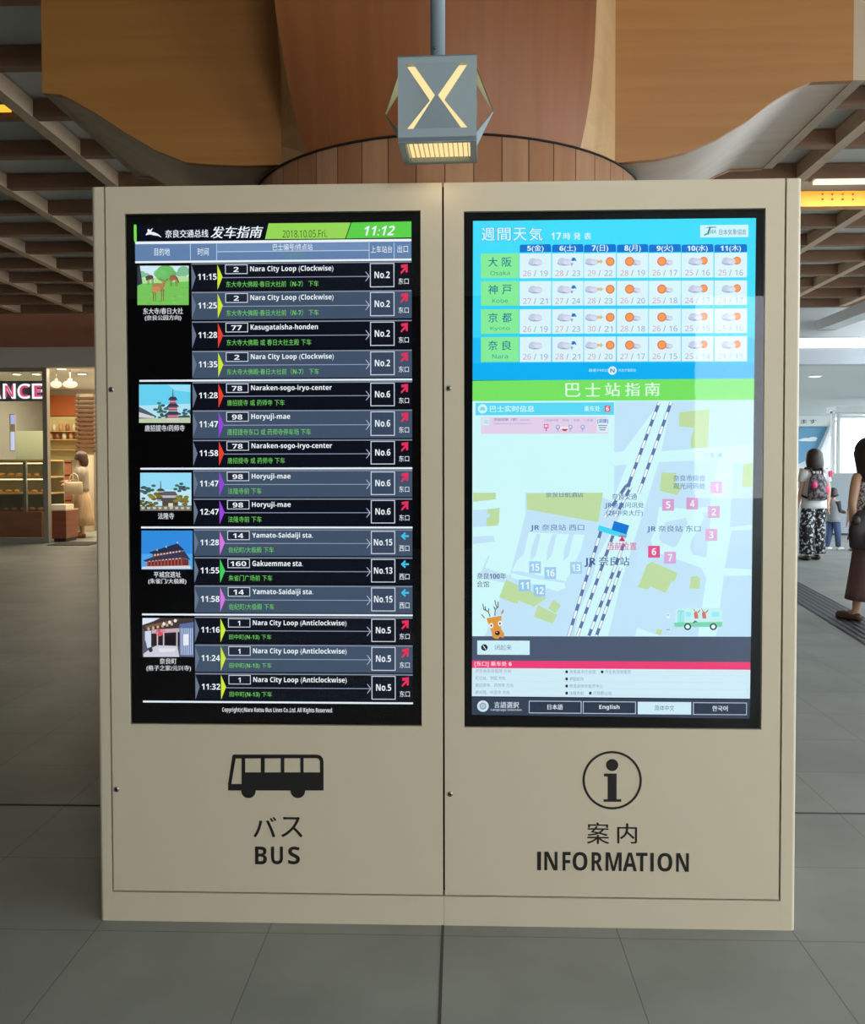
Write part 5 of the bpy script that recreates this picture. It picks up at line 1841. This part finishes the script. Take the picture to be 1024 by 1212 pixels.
# woman with the backpack, seen from behind
p0 = U(962.5, 663, z=0)
V0 = dict(anL=(-.10, -.02, .075), toL=(-.11, .12, .03), knL=(-.10, .0, .45), anR=(.10, .06, .075), toR=(.11, .19, .03), knR=(.10, .06, .46), wrR=(.235, .03, .79), elR=(.215, -.02, 1.02))
root, k, V, hd_, hs = make_person('person in white tee and black-and-white patterned wide trousers with a backpack', (p0.x, p0.y, 0), math.radians(8), 1.60, V0)
q = MB()
torso(q, k, pm('white_cotton', rgb(232, 234, 236), .8), .745, 1.335, .165, .125, .02)
for s in ('L', 'R'):
    sleeve(q, V, s, k, pm('white_cotton', rgb(232, 234, 236), .8), .62, .070, .066)
q.build('t_shirt', root, local=True)
PT = patt('scribble_print', (26, 28, 34), (208, 212, 216), 26, .53, .60)
q = MB()
for s in ('L', 'R'):
    sx = -1 if s == 'L' else 1
    q.loft([(V['an' + s] + Vector((0, 0, .02)) * k, .105 * k, .115 * k), (V['kn' + s], .098 * k, .105 * k), (V['hip' + s] + Vector((0, 0, -.12)) * k, .092 * k, .105 * k), (V['hip' + s] + Vector((-sx * .02, 0, .06)) * k, .088 * k, .10 * k)], PT, 20)
q.build('trousers', root, local=True)
shoes(root, V, k, SHOE)
hair(root, hd_, k, hs, .19, HAIR, 1.16)
bpq = thing('backpack', 'grey-patterned backpack with bright pink patches on a back in white tee', 'backpack', (p0.x - .02, p0.y - .17, 1.02), math.radians(8))
BPM = patt('camo_print', (58, 52, 60), (132, 124, 130), 22)
MB().loft([((0, 0, -.16), .12, .05), ((0, -.01, -.13), .145, .075), ((0, -.015, .05), .14, .075), ((0, -.005, .17), .105, .06), ((0, 0, .22), .05, .04)], BPM, 24).build('bag_body', bpq, local=True)
MB().loft([((0, -.075, -.12), .095, .025), ((0, -.085, -.08), .105, .035), ((0, -.085, .0), .10, .03), ((0, -.07, .03), .08, .02)], BPM, 20).build('front_pocket', bpq, local=True)
PINK = pm('hot_pink', rgb(236, 62, 120), .6)
MB().ball((.085, -.075, -.02), .05, .035, .055, PINK, 14, 10).build('pink_patch', bpq, local=True)
MB().ball((-.09, -.07, .06), .04, .035, .05, PINK, 14, 10).build('pink_patch', bpq, local=True)
for sx in (-1, 1):
    MB().tube([(sx * .07, -.01, .18), (sx * .085, .03, .285), (sx * .09, .15, .30), (sx * .10, .275, .2), (sx * .115, .27, .02), (sx * .14, .14, -.10), (sx * .11, .02, -.13)], .015, pm('strap_black', rgb(40, 36, 42), .7), 8).build('strap', bpq, local=True)
MB().tube([(-.03, -.01, .2), (-.03, -.01, .26), (.03, -.01, .26), (.03, -.01, .2)], .008, HAIR, 8).build('grab_loop', bpq, local=True)
MB().box(.225, .27, .08, .12, .17, .26, PINK).build('tag', bpq, local=True)

# child with dark hair
p1 = U(985.5, 651, z=0)
root, k, V, hd_, hs = make_person('small child in grey top and blue jeans walking beside the white tee', (p1.x, p1.y, 0), math.radians(-60), .98, dict(neck1=(0, 0, 1.34), wrR=(.20, .20, .98), elR=(.19, .02, 1.04), anL=(-.09, -.10, .075), toL=(-.10, .04, .03), anR=(.09, .10, .075), toR=(.10, .24, .03), knR=(.09, .08, .46), knL=(-.09, 0, .45)), True)
q = MB()
GT = pm('grey_jersey', rgb(150, 152, 156), .85)
torso(q, k, GT, .74, 1.32, .17, .14, .03)
for s in ('L', 'R'):
    sleeve(q, V, s, k, pm('dark_sleeve', rgb(70, 74, 82), .85), 1.8, .066, .045)
q.build('top', root, local=True)
q = MB()
JN = pm('blue_denim', rgb(78, 98, 138), .85)
for s in ('L', 'R'):
    q.loft([(V['an' + s] + Vector((0, 0, .02)) * k, .062 * k, .066 * k), (V['kn' + s], .08 * k, .085 * k), (V['hip' + s] + Vector((0, 0, .06)) * k, .10 * k, .11 * k)], JN, 18)
q.build('jeans', root, local=True)
shoes(root, V, k, pm('white_shoe', rgb(214, 214, 214), .5))
hair(root, hd_, k, hs, .06, HAIR)

# second child, mostly hidden behind the large bag
p2 = U(1013, 652, z=0)
root, k, V, hd_, hs = make_person('small child in pink trousers half hidden behind the dark shoulder bag', (p2.x, p2.y, 0), math.radians(-10), .92, {}, True)
q = MB()
torso(q, k, pm('pale_top', rgb(206, 204, 208), .85), .76, 1.32, .165, .13, .02)
for s in ('L', 'R'):
    sleeve(q, V, s, k, pm('pale_top', rgb(206, 204, 208), .85), .7, .066, .06)
q.build('top', root, local=True)
q = MB()
for s in ('L', 'R'):
    q.loft([(V['an' + s] + Vector((0, 0, .02)) * k, .066 * k, .07 * k), (V['kn' + s], .08 * k, .085 * k), (V['hip' + s] + Vector((0, 0, .06)) * k, .10 * k, .11 * k)], patt('pink_print', (222, 150, 170), (236, 206, 214), 20), 18)
q.build('trousers', root, local=True)
shoes(root, V, k, SHOE)
hair(root, hd_, k, hs, .08, HAIR)

# woman with the dark bag at the right edge
p3 = U(1031, 737, z=0)
root, k, V, hd_, hs = make_person('person in speckled top and long dusty brown skirt with a dark shoulder bag', (p3.x, p3.y, 0), math.radians(12), 1.60,
                                  dict(neck0=(-.02, -.01, 1.31), neck1=(-.05, 0, 1.37), elL=(-.215, -.03, 1.03), wrL=(-.195, -.02, .80), anL=(-.07, .10, .075), toL=(-.10, .22, .03), anR=(.09, -.12, .09), toR=(.09, .02, .03)))
q = MB()
torso(q, k, patt('speckle_print', (92, 92, 100), (216, 218, 222), 60), .84, 1.335, .155, .118, .01)
q.build('blouse', root, local=True)
SK = pm('dusty_skirt', rgb(118, 90, 88), .85, noise=((30, 30, 1.5), rgb(104, 78, 78), .4, .6))
q = MB()
rings = []
for i in range(9):
    t = i / 8
    rings.append((Vector((0, .01 * (1 - t), .20 + .70 * t)) * k, (.205 - .07 * t - .01 * math.sin(t * PI)) * k, (.20 - .095 * t) * k))
q.loft(rings, SK, 28)
q.build('skirt', root, local=True)
shoes(root, V, k, pm('brown_sandal', rgb(92, 66, 56), .55))
hair(root, hd_, k, hs, .26, HAIR, 1.05)
MB().ball(hd_ + Vector((-.03, -.11, .02)) * k, .05 * k, .045 * k, .05 * k, HAIR).build('hair_tuft', root, local=True)
bg_ = thing('shoulder_bag', 'large dark brown shoulder bag hanging against the dusty brown skirt', 'bag', (p3.x - .11, p3.y - .23, .80), math.radians(12))
BAG = pm('dark_leather', rgb(46, 38, 42), .5)
MB().loft([((0, 0, -.14), .17, .06), ((0, -.005, -.12), .205, .085), ((0, -.005, .02), .215, .09), ((0, 0, .13), .18, .07), ((0, 0, .18), .13, .04), ((0, 0, .19), .09, .02)], BAG, 28).build('bag_body', bg_, local=True)
MB().tube([(-.10, 0, .15), (-.02, -.02, .28), (.09, -.02, .40), (.20, .0, .50), (.27, .1, .53), (.26, .3, .48), (.16, .34, .30), (.10, .2, .2), (.11, .03, .15)], .02, pm('bag_strap', rgb(84, 62, 56), .55), 10).build('strap', bg_, local=True)
MB().ball((-.17, -.03, .10), .035, .03, .04, BAG, 12, 8).build('pom_pom', bg_, local=True)
MB().loft([((-.02, -.09, -.10), .10, .02), ((-.02, -.10, -.04), .11, .025), ((-.02, -.095, .02), .10, .02)], BAG, 20).build('front_pocket', bg_, local=True)

# woman in the bakery
p4x = U(96.5, 600, y=16.0).x
root, k, V, hd_, hs = make_person('person in grey cardigan and cream skirt standing in the bakery doorway', (p4x, 16.0, 0), math.radians(118), 1.66,
                                  dict(elL=(-.20, .02, 1.03), wrL=(-.13, .22, 1.04), elR=(.20, .02, 1.03), wrR=(.12, .20, 1.0)))
q = MB()
CG = pm('grey_knit', rgb(164, 156, 142), .9)
torso(q, k, CG, .86, 1.335, .16, .125, .01)
for s in ('L', 'R'):
    sleeve(q, V, s, k, CG, 1.75, .070, .045)
q.build('cardigan', root, local=True)
q = MB()
q.loft([(Vector((0, .0, .22)) * k, .25 * k, .235 * k), (Vector((0, 0, .4)) * k, .225 * k, .21 * k), (Vector((0, 0, .65)) * k, .185 * k, .165 * k), (Vector((0, 0, .92)) * k, .145 * k, .118 * k)], pm('cream_skirt', rgb(206, 182, 152), .85, noise=((24, 24, 1.5), rgb(186, 160, 132), .4, .6)), 26)
q.build('skirt', root, local=True)
shoes(root, V, k, pm('tan_shoe', rgb(140, 96, 70), .5))
hair(root, hd_, k, hs, .15, pm('brown_hair', rgb(66, 42, 34), .45))
tb2 = thing('tote_bag', 'pale beige tote bag on the arm of the bakery visitor', 'bag', (p4x - .02, 15.72, .97), math.radians(10))
MB().loft([((0, 0, -.14), .15, .04), ((0, 0, -.05), .17, .06), ((0, 0, .08), .16, .05), ((0, 0, .10), .15, .03)], pm('beige_canvas', rgb(214, 194, 166), .85), 22).build('bag_body', tb2, local=True)
MB().tube([(-.09, 0, .09), (-.06, .03, .22), (.0, .06, .26), (.06, .03, .22), (.09, 0, .09)], .012, pm('beige_canvas', rgb(214, 194, 166), .85), 8).build('handle', tb2, local=True)
